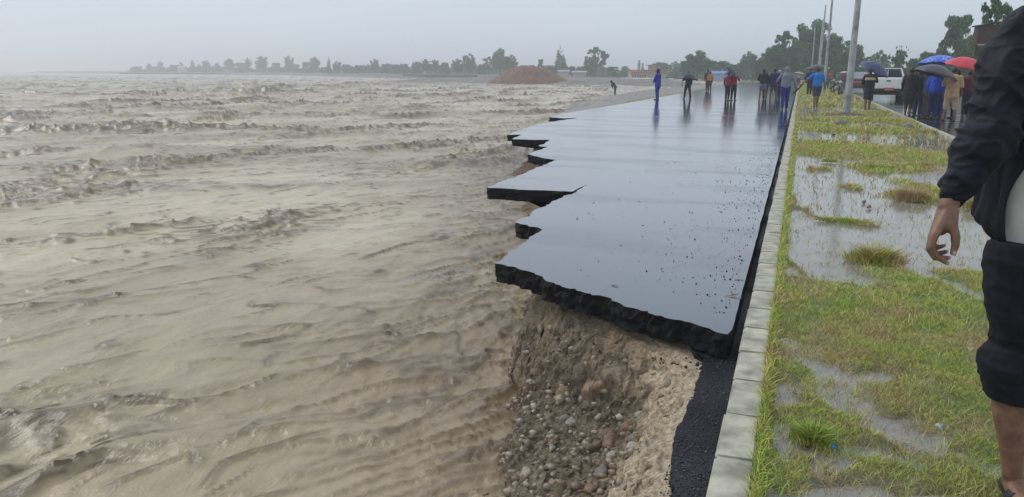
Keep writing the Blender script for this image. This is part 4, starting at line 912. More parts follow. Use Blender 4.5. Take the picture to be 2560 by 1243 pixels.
q = np.array(jag(EDGE[:15], .012, .03)); n = len(q) * 3; ii = rng.integers(0, len(q), n); px_ = q[ii, 0] - .03 - np.abs(rng.normal(0, .04, n)); py_ = q[ii, 1] - .03 - np.abs(rng.normal(0, .05, n)); zz, s_ = bank_z(px_, py_)
k = (zz > -.7) & (rng.uniform(0, 1, n) < .3); n = int(k.sum())
tag(scatter_pebbles('asphalt_crumbs', np.stack([px_[k], py_[k], zz[k] + .004], 1), rng.gamma(2, .003, n).clip(.002, .014), PEB, np.full((n, 3), .018)), 'black crumbs of broken asphalt fallen below the slab edge', 'rubble', kind='stuff')
n = 5200; xx = rng.uniform(-.40, -.20, n); yy = 1.8 + 3.4 * rng.uniform(0, 1, n); g_ = rng.uniform(.01, .05, (n, 1)) + (rng.uniform(0, 1, (n, 1)) < .06) * .14
tag(scatter_pebbles('channel_grit', np.stack([xx, yy, np.full(n, -.164)], 1), rng.gamma(2, .0014, n).clip(.0012, .006), PEB, np.tile([1, 1, 1.15], (n, 1)) * g_), 'coarse wet grit on the dark strip beside the kerb', 'gravel', kind='stuff')
# ------------------------------------------------------------------ trees
def leaf_cloud(name, clumps, n, ls, m, seed=0, flat=.55):
    C_ = np.array([c[:3] for c in clumps]); Rr = np.array([c[3] for c in clumps]); w = Rr ** 2; w /= w.sum()
    i = rng.choice(len(C_), n, p=w); d = rng.normal(size=(n, 3)); d /= np.linalg.norm(d, axis=1)[:, None]; rad = rng.uniform(.25, 1.25, n) ** .7
    P = C_[i] + d * (Rr[i] * rad)[:, None] * np.array([1, 1, .78])
    a = rng.normal(size=(n, 3)); a /= np.linalg.norm(a, axis=1)[:, None]; b = np.cross(a, rng.normal(size=(n, 3))); b /= np.linalg.norm(b, axis=1)[:, None]
    s = ls * 1.25 * rng.uniform(.5, 1.3, (n, 1)); V = np.stack([P - a * s, P - b * s * flat, P + a * s, P + b * s * flat], 1).reshape(-1, 3)
    me = fastmesh(name, V, (np.arange(n)[:, None] * 4 + np.arange(4)[None]), smooth=False)
    tone = rng.uniform(.75, 1.25, len(C_))[i] * rng.uniform(.7, 1.3, n); col = np.array([.075, .150, .045])[None] * tone[:, None] + (rng.uniform(0, 1, (n, 1)) < .2) * np.array([.03, .03, .0])
    setcol(me, np.repeat(col, 4, 0)); me.materials.append(m); return me
LEAFM = mat('foliage', (.06, .09, .03), .6, attr='Col', spec=.2)
BARK = mat('bark', (.10, .08, .06), .85, .3, 4, .6, 10)
def trunk_mesh(limbs):
    bm = bmesh.new()
    for pts, rs in limbs: chain(bm, pts, rs, 7)
    me = bpy.data.meshes.new('trunk'); bm.to_mesh(me); bm.free(); me.materials.append(BARK); return me
PROTO = {}
def proto(kind, seed):                          # unit tree: 1 m wide, 1 m tall
    rs = np.random.default_rng(seed); cl = []; limbs = [([(0, 0, 0), (.01, 0, .3), (0, .01, .62)], [.035, .026, .012])]
    if kind in ('broad', 'airy'):
        nb = 60 if kind == 'broad' else 46
        for _ in range(nb):
            a = rs.uniform(0, 6.28); r = .40 * math.sqrt(rs.uniform(0, 1)); z = rs.uniform(.30, .86); r *= math.sin(math.pi * min(1, max(.12, (z - .16) / .86))) ** .5
            cl.append((r * math.cos(a), r * math.sin(a), z, rs.uniform(.05, .105) if kind == 'broad' else rs.uniform(.035, .075)))
        cl.append((.02, 0, .9, .09))
        if kind == 'broad': cl += [(0.0, 0, .5, .22), (-.12, .1, .42, .16), (.14, -.1, .45, .16), (.2, .1, .3, .12), (-.22, -.1, .3, .12)]
        for c in cl[:9]: limbs.append(([(0, 0, .28), (c[0] * .5, c[1] * .5, .28 + (c[2] - .28) * .55), c[:3]], [.016, .010, .004]))
        n = 10000 if kind == 'broad' else 6500
    elif kind == 'conical':
        for t in np.linspace(0, 1, 13):
            R_ = .42 * (1 - t) ** .85 + .03; m_ = max(1, int(8 * (1 - t)))
            for j in range(m_): a = rs.uniform(0, 6.28); cl.append((R_ * .7 * math.cos(a), R_ * .7 * math.sin(a), .14 + .82 * t, R_ * .42 + .015))
        n = 3600
    elif kind == 'tall':
        for _ in range(80): a = rs.uniform(0, 6.28); z = rs.uniform(.1, .93); r = .36 * math.sin(math.pi * (z * .80 + .15)) ** .6 * rs.uniform(.1, 1); cl.append((r * math.cos(a), r * math.sin(a), z, rs.uniform(.05, .10)))
        n = 9500
    elif kind == 'bush':
        for _ in range(50): a = rs.uniform(0, 6.28); z = rs.uniform(.12, .8); r = .42 * math.sqrt(rs.uniform(0, 1)) * (1 - .45 * z); cl.append((r * math.cos(a), r * math.sin(a), z, rs.uniform(.06, .13)))
        n = 6000
    elif kind == 'spiky':
        for j in range(16):
            a = j * 2.4; el = rs.uniform(-.1, 1.3); 
            for t in (.35, .65, .95): cl.append((.5 * t * math.cos(a) * math.cos(el), .5 * t * math.sin(a) * math.cos(el), .58 + .42 * t * math.sin(el), .09 * (1.1 - t)))
        cl += [(0, 0, .35, .22), (0, 0, .6, .15)]; n = 3600
    cm_ = leaf_cloud('crown', cl, n, {'broad': .019, 'airy': .018, 'conical': .026, 'tall': .022, 'bush': .026, 'spiky': .026}[kind], LEAFM, seed)
    return cm_, trunk_mesh(limbs)
for kd, cnt in (('broad', 4), ('airy', 2), ('conical', 1), ('tall', 2), ('bush', 3), ('spiky', 1)):
    PROTO[kd] = [proto(kd, 11 * i + len(kd)) for i in range(cnt)]
_ti = 0
def tree(px, top, wpx, D, kind, label, group=None, base=-.25, name='tree'):
    global _ti; _ti += 1
    t = pd(px, top, D); hgt = (t.z - base) * 1.08; w = wpx / F_PX * D * 1.18
    r = empty(name, (t.x, t.y, base), random.uniform(0, 6.28), label, 'tree', group); r.scale = (w, w, hgt)
    cme, tme = PROTO[kind][_ti % len(PROTO[kind])]
    link('crown', cme, None, r); link('trunk', tme, None, r)
ORD = ['first', 'second', 'third', 'fourth', 'fifth', 'sixth', 'seventh', 'eighth', 'ninth', 'tenth', 'eleventh', 'twelfth', 'thirteenth', 'fourteenth', 'fifteenth', 'sixteenth', 'seventeenth', 'eighteenth', 'nineteenth', 'twentieth']
far = [(345,165,30,'bush'),(372,160,14,'broad'),(400,154,15,'broad'),(436,161,26,'bush'),(452,156,16,'airy'),(481,153,11,'tall'),(497,160,10,'airy'),(515,152,20,'broad'),(543,158,15,'broad'),(572,148,26,'broad'),(598,155,28,'bush'),(618,146,18,'broad'),(652,142,34,'broad'),(690,155,26,'bush'),(722,141,26,'broad'),(742,160,20,'bush'),(765,153,24,'bush'),(786,144,28,'broad')]
for i, (x, t, w, kd) in enumerate(far): tree(x, t, w, 620 - i * 9, kd, f'{ORD[i]} hazy tree from the left end of the distant tree line', 'trees of the distant hazy tree line', base=-.6)
mid = [(821,140,12,'conical'),(842,154,22,'broad'),(866,160,28,'bush'),(898,162,26,'bush'),(936,149,24,'broad'),(965,157,26,'bush'),(990,160,24,'bush'),(1010,157,26,'bush'),(1040,153,24,'bush'),(1064,149,34,'broad'),(1086,151,24,'broad'),(1110,154,30,'bush'),(1142,149,34,'broad'),(1174,136,34,'broad'),(1204,158,24,'bush'),(1222,144,34,'airy'),(1249,123,44,'broad'),(1278,139,38,'broad')]
for i, (x, t, w, kd) in enumerate(mid): tree(x, t, w, 400 - i * 8, kd, f'{ORD[i]} tree of the middle line, counting from the pointed one toward the mound', 'trees of the middle tree line', base=-.4)
for a in [(1352,151,22,250,'tall','narrow tree just right of the earth mound'),(1375,161,18,250,'bush','small shrubby tree between the narrow tree and the tall conifer'),(1401,117,34,250,'conical','tall dark conifer with a pointed top right of the earth mound'),(1430,165,30,260,'bush','low round tree right of the tall conifer'),(1458,168,26,260,'bush','low bush like tree left of the tall airy tree'),
 (1490,121,62,240,'airy','tall airy tree with gaps in its crown, standing alone'),(1478,150,40,245,'broad','lower leafy tree at the left foot of the airy tree'),(1532,165,34,240,'bush','dark rounded tree right of the airy tree'),(1557,174,24,240,'conical','small pointed tree left of the orange building'),(1598,153,8,330,'tall','thin hazy tree rising behind the orange building'),(1607,160,9,335,'tall','shorter thin hazy tree behind the orange building'),
 (1663,160,12,310,'airy','faint tree behind the right wing of the orange building'),(1690,154,24,300,'airy','faint wide tree right of the orange building'),(1700,170,36,220,'bush','rounded tree beside the right end of the orange building'),(1746,129,72,160,'broad','broad domed tree behind the black umbrella'),(1722,150,40,165,'broad','lower left neighbour of the broad domed tree'),
 (1800,149,56,170,'bush','wide low tree right of the broad domed tree'),(1838,158,44,165,'bush','wide low tree above the red jacket'),(1873,131,42,175,'broad','pale green tree between the low trees and the big wooded clump'),(1902,146,48,150,'broad','tree left of the big wooded clump, above the black jacket'),(1935,118,56,140,'broad','left shoulder tree of the big wooded clump'),(1966,83,72,135,'airy','high airy tree in the big wooded clump'),(1962,108,66,137,'broad','dense tree below the high airy one'),
 (1998,112,64,132,'broad','dense tree at the middle of the big wooded clump'),(2046,56,112,128,'broad','highest tree, domed, behind the row of thin poles'),(2084,88,62,132,'broad','right hand tree of the big wooded clump'),(2026,100,60,126,'bush','dense green tree low in the clump behind the poles'),(2122,106,74,118,'broad','rounded tree directly behind the thick pole'),(2150,164,70,116,'bush','low round tree right of the thick pole'),(2092,168,60,118,'bush','low tree under the clump left of the thick pole'),
 (2204,129,42,150,'airy','pale hazy tree above the navy umbrella'),(2252,120,46,92,'spiky','spiky palm like tree above the pickup truck'),(2296,140,60,100,'bush','round green tree right of the spiky tree'),(2338,124,72,96,'bush','wide green tree above the blue umbrella'),(2399,50,92,88,'tall','tall dark column shaped tree above the red umbrella'),(2440,96,74,84,'tall','dark tree between the column tree and the near man'),(2370,140,60,90,'bush','lower bushy tree at the foot of the column tree'),
 (2492,0,84,52,'airy','sparse leafy tree behind the shoulder of the near man'),(2230,166,60,98,'bush','low bush like tree right behind the pickup truck'),(2478,60,60,62,'airy','small sparse tree below the sparse leafy one')]:
    tree(a[0], a[1], a[2], a[3], a[4], a[5], base=-.24)
def wood(name, pts, D0, D1, hpx, n, label, base=-.3):
    cl = []
    for i in range(n):
        t = random.random(); px = pts[0] + (pts[1] - pts[0]) * t; D = D0 + (D1 - D0) * t + random.uniform(0, 20); g = pd(px, 190, D); top = (hpx * (.55 + .45 * random.random())) / F_PX * D
        for z in np.arange(base, base + top, top / 3): cl.append((g.x + random.uniform(-2, 2), g.y + random.uniform(-2, 2), z + top * .15, top * .27))
    me = leaf_cloud(name, cl, 16000, .42 * D0 / 250, LEAFM); tag(link(name, me), label, 'woodland', kind='stuff')
wood('distant_woodland', (330, 820), 640, 480, 13, 110, 'low hazy undergrowth below the distant tree line')
wood('middle_woodland', (810, 1560), 420, 265, 22, 180, 'low green undergrowth below the middle tree line')
wood('near_woodland', (1640, 2200), 230, 125, 34, 120, 'dark undergrowth beyond the end of the road')
wood('right_woodland', (2170, 2700), 105, 85, 58, 110, 'dark hedge beyond the second carriageway', base=-.24)

# ------------------------------------------------------------------ buildings
def building():
    D = 225; b0 = pd(1575, 195, D); r = empty('building', (b0.x, b0.y, -.3), R(YAW), 'long orange and pink building with a small tower and dull red roof', 'building')
    r.scale = (1, 1, .64); s = D / F_PX; Pk = mat('pink_wall', (.46, .25, .19), .8, .15, 1); Or = mat('orange_wall', (.55, .23, .10), .8, .15, 1); Rf = mat('dull_red_roof', (.22, .10, .10), .8, .2, 1); Dk = cm((.06, .05, .05), .6, .1, 'opening'); Cr = mat('cream_wall', (.5, .42, .32), .8, .15, 1)
    X = lambda px: (px - 1575) * s
    def bx(n, x0, x1, z0, z1, m, y0=0, y1=5, par=r, bev=0.0):
        bm = bmesh.new(); box(bm, ((x0 + x1) / 2, (y0 + y1) / 2, (z0 + z1) / 2), (x1 - x0, y1 - y0, z1 - z0), bev); return mk(n, bm, m, par)
    bx('ground_floor', X(1577), X(1672), 0, 1.5, Cr, 0.3, 5); w1 = bx('upper_storey', X(1576), X(1616), 1.5, 2.9, Or, 0, 5); bx('middle_wing', X(1616), X(1646), 1.5, 3.0, Pk, .5, 5); w2 = bx('right_wing', X(1646), X(1670), 1.5, 2.8, Or, .2, 5)
    bx('roof', X(1574), X(1648), 3.003, 3.45, Rf, -.4, 5.4); bx('right_roof', X(1648.5), X(1674), 2.803, 3.3, Rf, -.2, 5.3)
    tw = bx('tower', X(1624), X(1648), 3.46, 5.4, Pk, .8, 4); bx('tower_roof', X(1617), X(1656), 5.403, 5.65, Rf, .2, 4.6, tw); bx('water_tank', X(1631), X(1639), 5.653, 6.25, cm((.10, .09, .10), .6, .1, 'tank'), 1.5, 2.8, tw, .08)
    for i in range(7):
        x = X(1579.5 + i * 5.1); w = bx('window', x, x + .28, 1.9, 2.65, Dk, -.03, .05, w1); bx('sill', x - .06, x + .34, 1.82, 1.895, Cr, -.08, .04, w)
    for i in range(4): x = X(1650 + i * 4.6); bx('window', x, x + .25, 1.85, 2.5, Dk, .15, .25, w2)
    for i in range(4): x = X(1618 + i * 7); bx('column', x, x + .16, 0.0, 3.0, Pk, -.25, -.08)
    for i in range(6): x = X(1581 + i * 6); bx('opening', x, x + .4, .1, 1.2, Dk, .26, .36)
    bx('tower_opening', X(1640), X(1644), 3.8, 5.0, Dk, .76, .86, tw)
building()
def shed(px, py, w, h, D, wallc, roofc, label):
    p = pd(px, py, D); r = empty('shed', (p.x, p.y, -.3), R(YAW), label, 'hut'); bm = bmesh.new(); box(bm, (0, 0, h / 2), (w, w * .7, h)); mk('wall', bm, cm(wallc, .8, .1, 'plaster'), r)
    bm = bmesh.new(); v = [bm.verts.new(q) for q in ((-w * .58, -w * .45, h), (w * .58, -w * .45, h), (w * .58, w * .45, h), (-w * .58, w * .45, h), (-w * .58, 0, h * 1.35), (w * .58, 0, h * 1.35))]
    for f in ((0, 1, 5, 4), (2, 3, 4, 5), (0, 4, 3), (1, 2, 5), (0, 3, 2, 1)): bm.faces.new([v[i] for i in f])
    mk('roof', bm, cm(roofc, .7, .1, 'tin'), r)
shed(1409, 190, 3.2, 1.6, 240, (.45, .44, .42), (.35, .36, .38), 'little pale hut below the tall conifer')
shed(1448, 191, 4.0, 1.4, 238, (.40, .40, .38), (.42, .43, .45), 'low pale hut below the airy tree')
shed(455, 175, 5, 3.4, 560, (.55, .55, .56), (.4, .4, .42), 'white house in the distant haze between two trees')
shed(575, 178, 7, 2.0, 540, (.5, .5, .5), (.35, .35, .36), 'long low pale shed in the distant haze')
shed(1800, 197, 3.0, 1.4, 150, (.30, .40, .62), (.20, .30, .60), 'small blue tarpaulin shelter beyond the red jacket')
# slim masts in front of the middle trees, seawall
for i, (px, top, base, l) in enumerate(((1084, 168, 187, 'slim pale mast left of the concrete post before the trees'), (1132, 162, 190, 'taller slim pale post in front of the middle trees'), (1708.5, 160, 205, 'slim dark post rising left of the black umbrella'), (1886, 150, 200, 'thin grey pole before the wooded clump'))):
    D = (300, 280, 90, 110)[i]; t = pd(px, top, D); bm = bmesh.new(); capsule(bm, (0, 0, 0), .10 if i < 2 else .05, (0, 0, t.z + .4), .07 if i < 2 else .03, 8)
    for z in (.4, .8): capsule(bm, (-.12, 0, (t.z + .4) * z), .03, (.12, 0, (t.z + .4) * z), .03, 6)
    o = mk('mast', bm, cm((.45, .45, .42) if i < 2 else (.15, .15, .16), .6, .1, 'mast'), None, True); o.location = (t.x, t.y, -.4); tag(o, l, 'post')
def wall_line(pts, h, th, m, label, name, cat, z0):
    r = None; bm = bmesh.new()
    for (a, b) in zip(pts[:-1], pts[1:]):
        a, b = Vector(a), Vector(b); d = (b - a); L_ = d.length; ang = math.atan2(d.y, d.x); c = (a + b) / 2
        box(bm, (c.x, c.y, z0 + h / 2), (L_ + th * .3, th, h), .02, Matrix.Rotation(ang, 3, 'Z'))
    o = mk(name, bm, m); tag(o, label, cat); return o
wall_line([ap(1735, 207, -.2), ap(1815, 211, -.2), ap(1895, 212.5, -.2)], .22, .5, mat('pale_concrete', (.55, .54, .52), .6, .1), 'pale concrete edging across the far end of the road', 'low_wall', 'wall', -.25)
wall_line([ap(1010, 190, -.2), ap(1080, 191, -.2), ap(1190, 192, -.2)], .9, .8, mat('dark_stone_wall', (.12, .11, .11), .8, .2), 'dark low embankment wall left of the earth mound', 'embankment_wall', 'wall', -.5)
wall_line([ap(300, 184.5, -.6), ap(640, 184.5, -.6)], .8, .8, mat('grey_wall', (.16, .16, .16), .8, .2), 'faint low dyke along the distant left bank', 'dyke', 'wall', -.8)
# brown hoarding at the right
p = pd(2470, 90, 40); r = empty('hoarding', (p.x, p.y, -.24), R(YAW - 8), 'dark brown boxed hoarding with a sloping top behind the near man', 'hoarding')
bm = bmesh.new(); box(bm, (0, 0, 3.55), (1.2, .5, 1.0), .02); mk('panel', bm, cm((.09, .055, .04), .7, .2, 'brown_wood'), r)
bm = bmesh.new(); box(bm, (0, 0, 4.10), (1.4, .7, .07), .01, Matrix.Rotation(R(-9), 3, 'Y')); mk('roof', bm, cm((.04, .035, .035), .6, .2, 'dark_tin'), r)
for s in (-1, 1): bm = bmesh.new(); box(bm, (s * .5, 0, 1.53), (.1, .1, 3.04), .01); mk('post', bm, cm((.10, .07, .05), .7, .2, 'brown_wood'), r)
bm = bmesh.new(); box(bm, (0, -.27, 3.08), (1.1, .03, .06)); mk('trim', bm, cm((.5, .45, .4), .6, .1, 'cream'), r)
#@@PART3
# ------------------------------------------------------------------ the near man at the right edge
def near_man():
    base = pd(2600, 1236, 2.5); base.z = -.01
    root = empty('person', base, R(YAW), 'near man at the right edge in an open black jacket and dark rolled trousers', 'person')
    inv = root.matrix_basis.inverted()
    P = lambda px, py, D: inv @ pd(px, py, D)
    pr = lambda r, D=2.5: r / F_PX * D * .98
    wr = lambda a, f: (lambda Q: a * pn(Q[:, 0] * f, Q[:, 1] * f, Q[:, 2] * f * .55) + a * .5 * pn(Q[:, 0] * f * 2.3 + 5, Q[:, 1] * f * 2.3, Q[:, 2] * f * 1.6))
    # skin: one continuous body
    bm = bmesh.new(); sh = [P(2540, 90, 2.50), P(2880, 95, 2.62)]; head = P(2712, -150, 2.56)
    chain(bm, [P(2660, 640, 2.56), P(2700, 350, 2.56), P(2710, 120, 2.56)], [.13, .13, .12]); capsule(bm, sh[0] + Vector((.05, 0, -.02)), .05, sh[1], .05); capsule(bm, P(2710, 60, 2.56), .062, head - Vector((0, 0, .03)), .056)
    ellip(bm, head, (.078, .098, .118)); ellip(bm, head + Vector((0, -.095, -.01)), (.015, .022, .026), sub=2)
    for s_ in (-1, 1): ellip(bm, head + Vector((.08 * s_, 0, 0)), (.013, .028, .036), sub=2)
    ellip(bm, head + Vector((0, -.085, -.055)), (.024, .012, .008), sub=2)
    # right arm (the one seen) down to the wrist
    wrist = P(2371, 512, 2.36)
    chain(bm, [P(2540, 120, 2.50), P(2480, 330, 2.42), P(2420, 430, 2.38), wrist], [.05, .045, .04, .029])
    chain(bm, [sh[1], P(2960, 330, 2.6), P(2985, 520, 2.5)], [.05, .043, .028])
    q = P(2990, 590, 2.47); capsule(bm, P(2985, 520, 2.5), .03, q, .034)
    for i in range(4): a = q + Vector((-.03 + .02 * i, .01, -.03)); capsule(bm, a, .0095, a + Vector((0, -.01, -.045)), .009, 7); capsule(bm, a + Vector((0, -.01, -.045)), .009, a + Vector((-.01, -.03, -.07)), .0075, 7)
    # palm: a flattened block of overlapping bones
    kn = [P(2336, 590, 2.325), P(2331, 594, 2.345), P(2330, 592, 2.368), P(2334, 584, 2.388)]
    for i, k_ in enumerate(kn): capsule(bm, wrist + Vector((0, -.012 + .010 * i, -.01)), .021, k_, .0135, 10)
    capsule(bm, P(2371, 535, 2.35), .024, P(2352, 572, 2.35), .022, 10); capsule(bm, P(2380, 530, 2.34), .020, P(2381, 566, 2.325), .0165, 10)
    capsule(bm, P(2362, 560, 2.335), .020, P(2380, 574, 2.322), .015, 10)
    # fingers: index nearest, each bent at two joints
    F = [([(2336, 590, 2.325), (2328, 617, 2.322), (2341, 641, 2.318), (2366, 657, 2.316)], (.0125, .0115, .0100, .0080)),
         ([(2331, 594, 2.345), (2323, 622, 2.345), (2338, 645, 2.340), (2369, 645, 2.335)], (.0125, .0115, .0100, .0080)),
         ([(2330, 592, 2.368), (2326, 618, 2.370), (2340, 636, 2.366), (2363, 630, 2.358)], (.0120, .0110, .0095, .0078)),
         ([(2334, 584, 2.388), (2330, 606, 2.392), (2342, 620, 2.386), (2357, 615, 2.378)], (.0105, .0095, .0085, .0070))]
    for pts, rs in F: chain(bm, [P(*p_) for p_ in pts], rs, 10)
    th = [P(2379, 560, 2.325), P(2388, 585, 2.312), P(2389, 612, 2.306), P(2383, 632, 2.304)]; chain(bm, th, (.0165, .0140, .0125, .0100), 10)
    # legs
    for (dx, D) in ((0, 2.50), (190, 2.68)):
        k_ = 0 if dx == 0 else 1
        chain(bm, [P(2570 + dx, 640, D), P(2545 + dx, 860, D), P(2522 + dx, 985, D), P(2523 + dx, 1030, D), P(2529 + dx, 1110, D), P(2531 + dx, 1175, D), P(2532 + dx, 1205, D + .02)], [.085, .062, .056, .054, .042, .034, .034], 14)
        a = P(2532 + dx, 1216, D + .03); t = a + Vector((-.07, -.17, 0)); a.z = .045; t.z = .03; chain(bm, [a, a.lerp(t, .6), t], [.040, .036, .026], 12)
        for i in range(5): q = t + Vector((-.028 + .016 * i, -.006 + .006 * i, -.004)); capsule(bm, q, .011, q + Vector((-.012, -.036, -.008)), .009, 8)
    me = remesh(bm, .0042, 2, 'body')
    o = link('body', me, SKN, root)
    # nails
    for pts, rs in [([th[2], th[3]], .0085)] + [([P(*f_[0][2]), P(*f_[0][3])], .0062) for f_ in F]:
        d = (pts[1] - pts[0]).normalized(); c_ = pts[1] + d * .002 + Vector((0, -.0085 if rs > .008 else -.006, .002)); bm = bmesh.new(); ellip(bm, c_, (rs * .85, .0022, rs), sub=2); mk('nail', bm, NAIL, root, True)
    for s_ in (-1, 1): bm = bmesh.new(); ellip(bm, head + Vector((.032 * s_, -.084, .015)), (.012, .01, .007), sub=2); mk('eye', bm, EYE, root, True)
    bm = bmesh.new(); ellip(bm, head + Vector((0, .02, .03)), (.088, .10, .108)); link('hair', remesh(bm, .008, 1, disp=wr(.008, 30)), HAIR, root)
    # shirt
    bm = bmesh.new(); prev = None
    for (py, cx, r) in ((40, 2660, 60), (80, 2664, 128), (200, 2664, 160), (300, 2660, 170), (380, 2656, 176), (420, 2654, 178), (460, 2652, 180), (500, 2650, 182), (540, 2648, 184), (580, 2648, 186), (600, 2648, 188), (619, 2648, 188)):
        c_ = P(cx, py, 2.56); rr = pr(r); ring = []
        for j in range(120):
            an = j * 2 * math.pi / 120; wv = .010 * float(pn(an * 2.2, py * .012, 3.1)) + .006 * float(pn(an * 6 + py * .02, py * .012, 5.1)); f_ = 1 + wv / rr
            ring.append(bm.verts.new((c_.x - math.cos(an) * rr * f_, c_.y - math.sin(an) * rr * .80 * f_, c_.z)))
        if prev:
            for j in range(120): bm.faces.new((prev[j], prev[(j + 1) % 120], ring[(j + 1) % 120], ring[j]))
        prev = ring
    me = bpy.data.meshes.new('shirt'); bmesh.ops.recalc_face_normals(bm, faces=bm.faces); bm.to_mesh(me); bm.free()
    for p_ in me.polygons: p_.use_smooth = True
    link('shirt', me, mat('grey_shirt', (.58, .57, .55), .75, .12, 9, .3, 60, bdist=.004), root)
    # trousers
    bm = bmesh.new(); chain(bm, [P(2665, 600, 2.56), P(2665, 690, 2.56)], [pr(135), pr(130)], 20)
    for dx, D in ((0, 2.50), (190, 2.68)):
        chain(bm, [P(2562 + dx, 640, D), P(2558 + dx, 720, D), P(2556 + dx, 790, D), P(2552 + dx, 860, D), P(2550 + dx, 900, D)], [pr(94), pr(92), pr(88), pr(74), pr(80)], 20)
        for (y, r, e) in ((902, 88, 6), (920, 86, 0), (945, 84, 3), (968, 78, 0)): chain(bm, [P(2541 + dx, y, D), P(2541 + dx, y + 18, D)], [pr(r), pr(r - 4)], 20)
    me = remesh(bm, .0065, 2, 'trousers', disp=lambda Q: .012 * pn(Q[:, 0] * 7, Q[:, 1] * 7, Q[:, 2] * 7) + .007 * rdg(Q[:, 0] * 5 + Q[:, 2] * 4, Q[:, 2] * 16 + Q[:, 0] * 4, 3, Q[:, 1] * 4) + .003 * pn(Q[:, 0] * 30, Q[:, 1] * 30, Q[:, 2] * 30))
    co = np.empty(len(me.vertices) * 3, np.float32); me.vertices.foreach_get('co', co); co = co.reshape(-1, 3); zc = P(2540, 618, 2.40).z; hi = co[:, 2] > zc; co[hi, 2] = zc + (co[hi, 2] - zc) * .02; zl = P(2540, 1009, 2.45).z; lo = co[:, 2] < zl; co[lo, 2] = zl + (co[lo, 2] - zl) * .05; me.vertices.foreach_set('co', co.ravel()); me.update()
    link('trousers', me, mat('navy_trousers', (.010, .011, .018), .8, .25, 12, .5, 220, spec=.25, bdist=.002), root)
    # jacket: torso shell, open in front, and sleeves
    JM = mat('wet_black_nylon', (.009, .011, .020), .6, .2, 5, .5, 60, spec=.22, bdist=.006)
    jk = empty('jacket', (0, 0, 0)); jk.parent = root
    rows = [(12, 2640, 74), (34, 2652, 124), (76, 2660, 152), (130, 2668, 170), (200, 2664, 178), (300, 2660, 190), (380, 2656, 194), (440, 2652, 194), (500, 2648, 196), (540, 2646, 206), (570, 2646, 213), (594, 2646, 206), (612, 2648, 196)]
    n = 84; a0, a1 = -3.3, 1.0; grid = []
    bm = bmesh.new()
    for ri, (py, cx, r) in enumerate(rows):
        c_ = P(cx, py, 2.56); rr = pr(r); ring = []
        for j in range(n):
            t = j / (n - 1); an = a0 + (a1 - a0) * t; 
            e1 = float(np.interp(py, [200, 380, 420, 460, 500, 570, 612], [1.00, .76, .58, .45, .40, .42, .43]))
            if an > .2: an = .2 + (an - .2) * (e1 - .2) / (a1 - .2)
            x = -math.cos(an) * rr; y = -math.sin(an) * rr * .80
            zz = c_.z
            if ri >= 9: zz += (.055 * min(1.0, (an - .38) / .17) if an > .38 else .060 * min(1.0, (.38 - an) / .55) ** 1.2) * (ri - 8) / 4
            wv = .010 * float(pn(an * 3.0, py * .006, 1.3)) + .012 * float(pn(an * 7 + py * .008, py * .004, 4.1)) + .004 * float(pn(an * 15, py * .03, 2.2)) + (.010 * float(pn(an * 4 + py * .02, py * .02, 7.7)))
            f_ = 1 + wv / rr
            ring.append(bm.verts.new((c_.x + x * f_, c_.y + y * f_, zz)))
        grid.append(ring)
    for A, B in zip(grid[:-1], grid[1:]):
        for j in range(n - 1): bm.faces.new((A[j], B[j], B[j + 1], A[j + 1]))
    tb = mk('jacket_body', bm, JM, jk, True); m1 = tb.modifiers.new('s', 'SUBSURF'); m1.levels = m1.render_levels = 1; m2 = tb.modifiers.new('t', 'SOLIDIFY'); m2.thickness = .006
    def folds(Q, ax=(.5, 0, .86)):
        t = Q[:, 2]; return .019 * rdg(Q[:, 0] * 4.5 - Q[:, 2] * 3, Q[:, 2] * 9 + Q[:, 0] * 5, 3, Q[:, 1] * 3) + .010 * pn(Q[:, 0] * 9, Q[:, 1] * 9, Q[:, 2] * 7) + .007 * rdg(Q[:, 0] * 9 + Q[:, 2] * 7, Q[:, 2] * 22 - Q[:, 0] * 8, 3, Q[:, 1] * 6) - .012 + .004 * pn(Q[:, 0] * 24, Q[:, 1] * 24, Q[:, 2] * 20)
    bm = bmesh.new()
    capsule(bm, P(2640, 62, 2.54), pr(56), P(2556, 82, 2.51), pr(56), 20); chain(bm, [P(2600, 66, 2.52), P(2545, 104, 2.50), P(2522, 180, 2.47), P(2503, 250, 2.44), P(2480, 320, 2.42), P(2446, 374, 2.40), P(2424, 412, 2.39), P(2405, 452, 2.375), P(2389, 480, 2.365)], [pr(50), pr(62), pr(72), pr(69), pr(67), pr(62), pr(54), pr(50), pr(36)], 20)
    for (x, y, r) in ((2402, 452, 52), (2391, 476, 44), (2376, 496, 31)): ellip(bm, P(x, y, 2.37), (pr(r), pr(r) * .9, pr(r) * .42), Matrix.Rotation(.55, 3, 'Y'))
    link('sleeve', remesh(bm, .006, 2, 'sleeve', disp=folds), JM, jk)
    bm = bmesh.new(); chain(bm, [P(2820, 66, 2.58), P(2880, 110, 2.62), P(2925, 220, 2.62), P(2955, 330, 2.6), P(2980, 500, 2.5)], [pr(50), pr(62), pr(70), pr(66), pr(46)], 18); link('sleeve', remesh(bm, .008, 2, 'sleeve', disp=folds), JM, jk)
    bm = bmesh.new(); chain(bm, [P(2640, 40, 2.66), P(2712, -20, 2.64), P(2790, 44, 2.66)], [pr(30), pr(40), pr(30)], 14); link('collar', remesh(bm, .008, 2, 'collar', disp=folds), JM, jk)
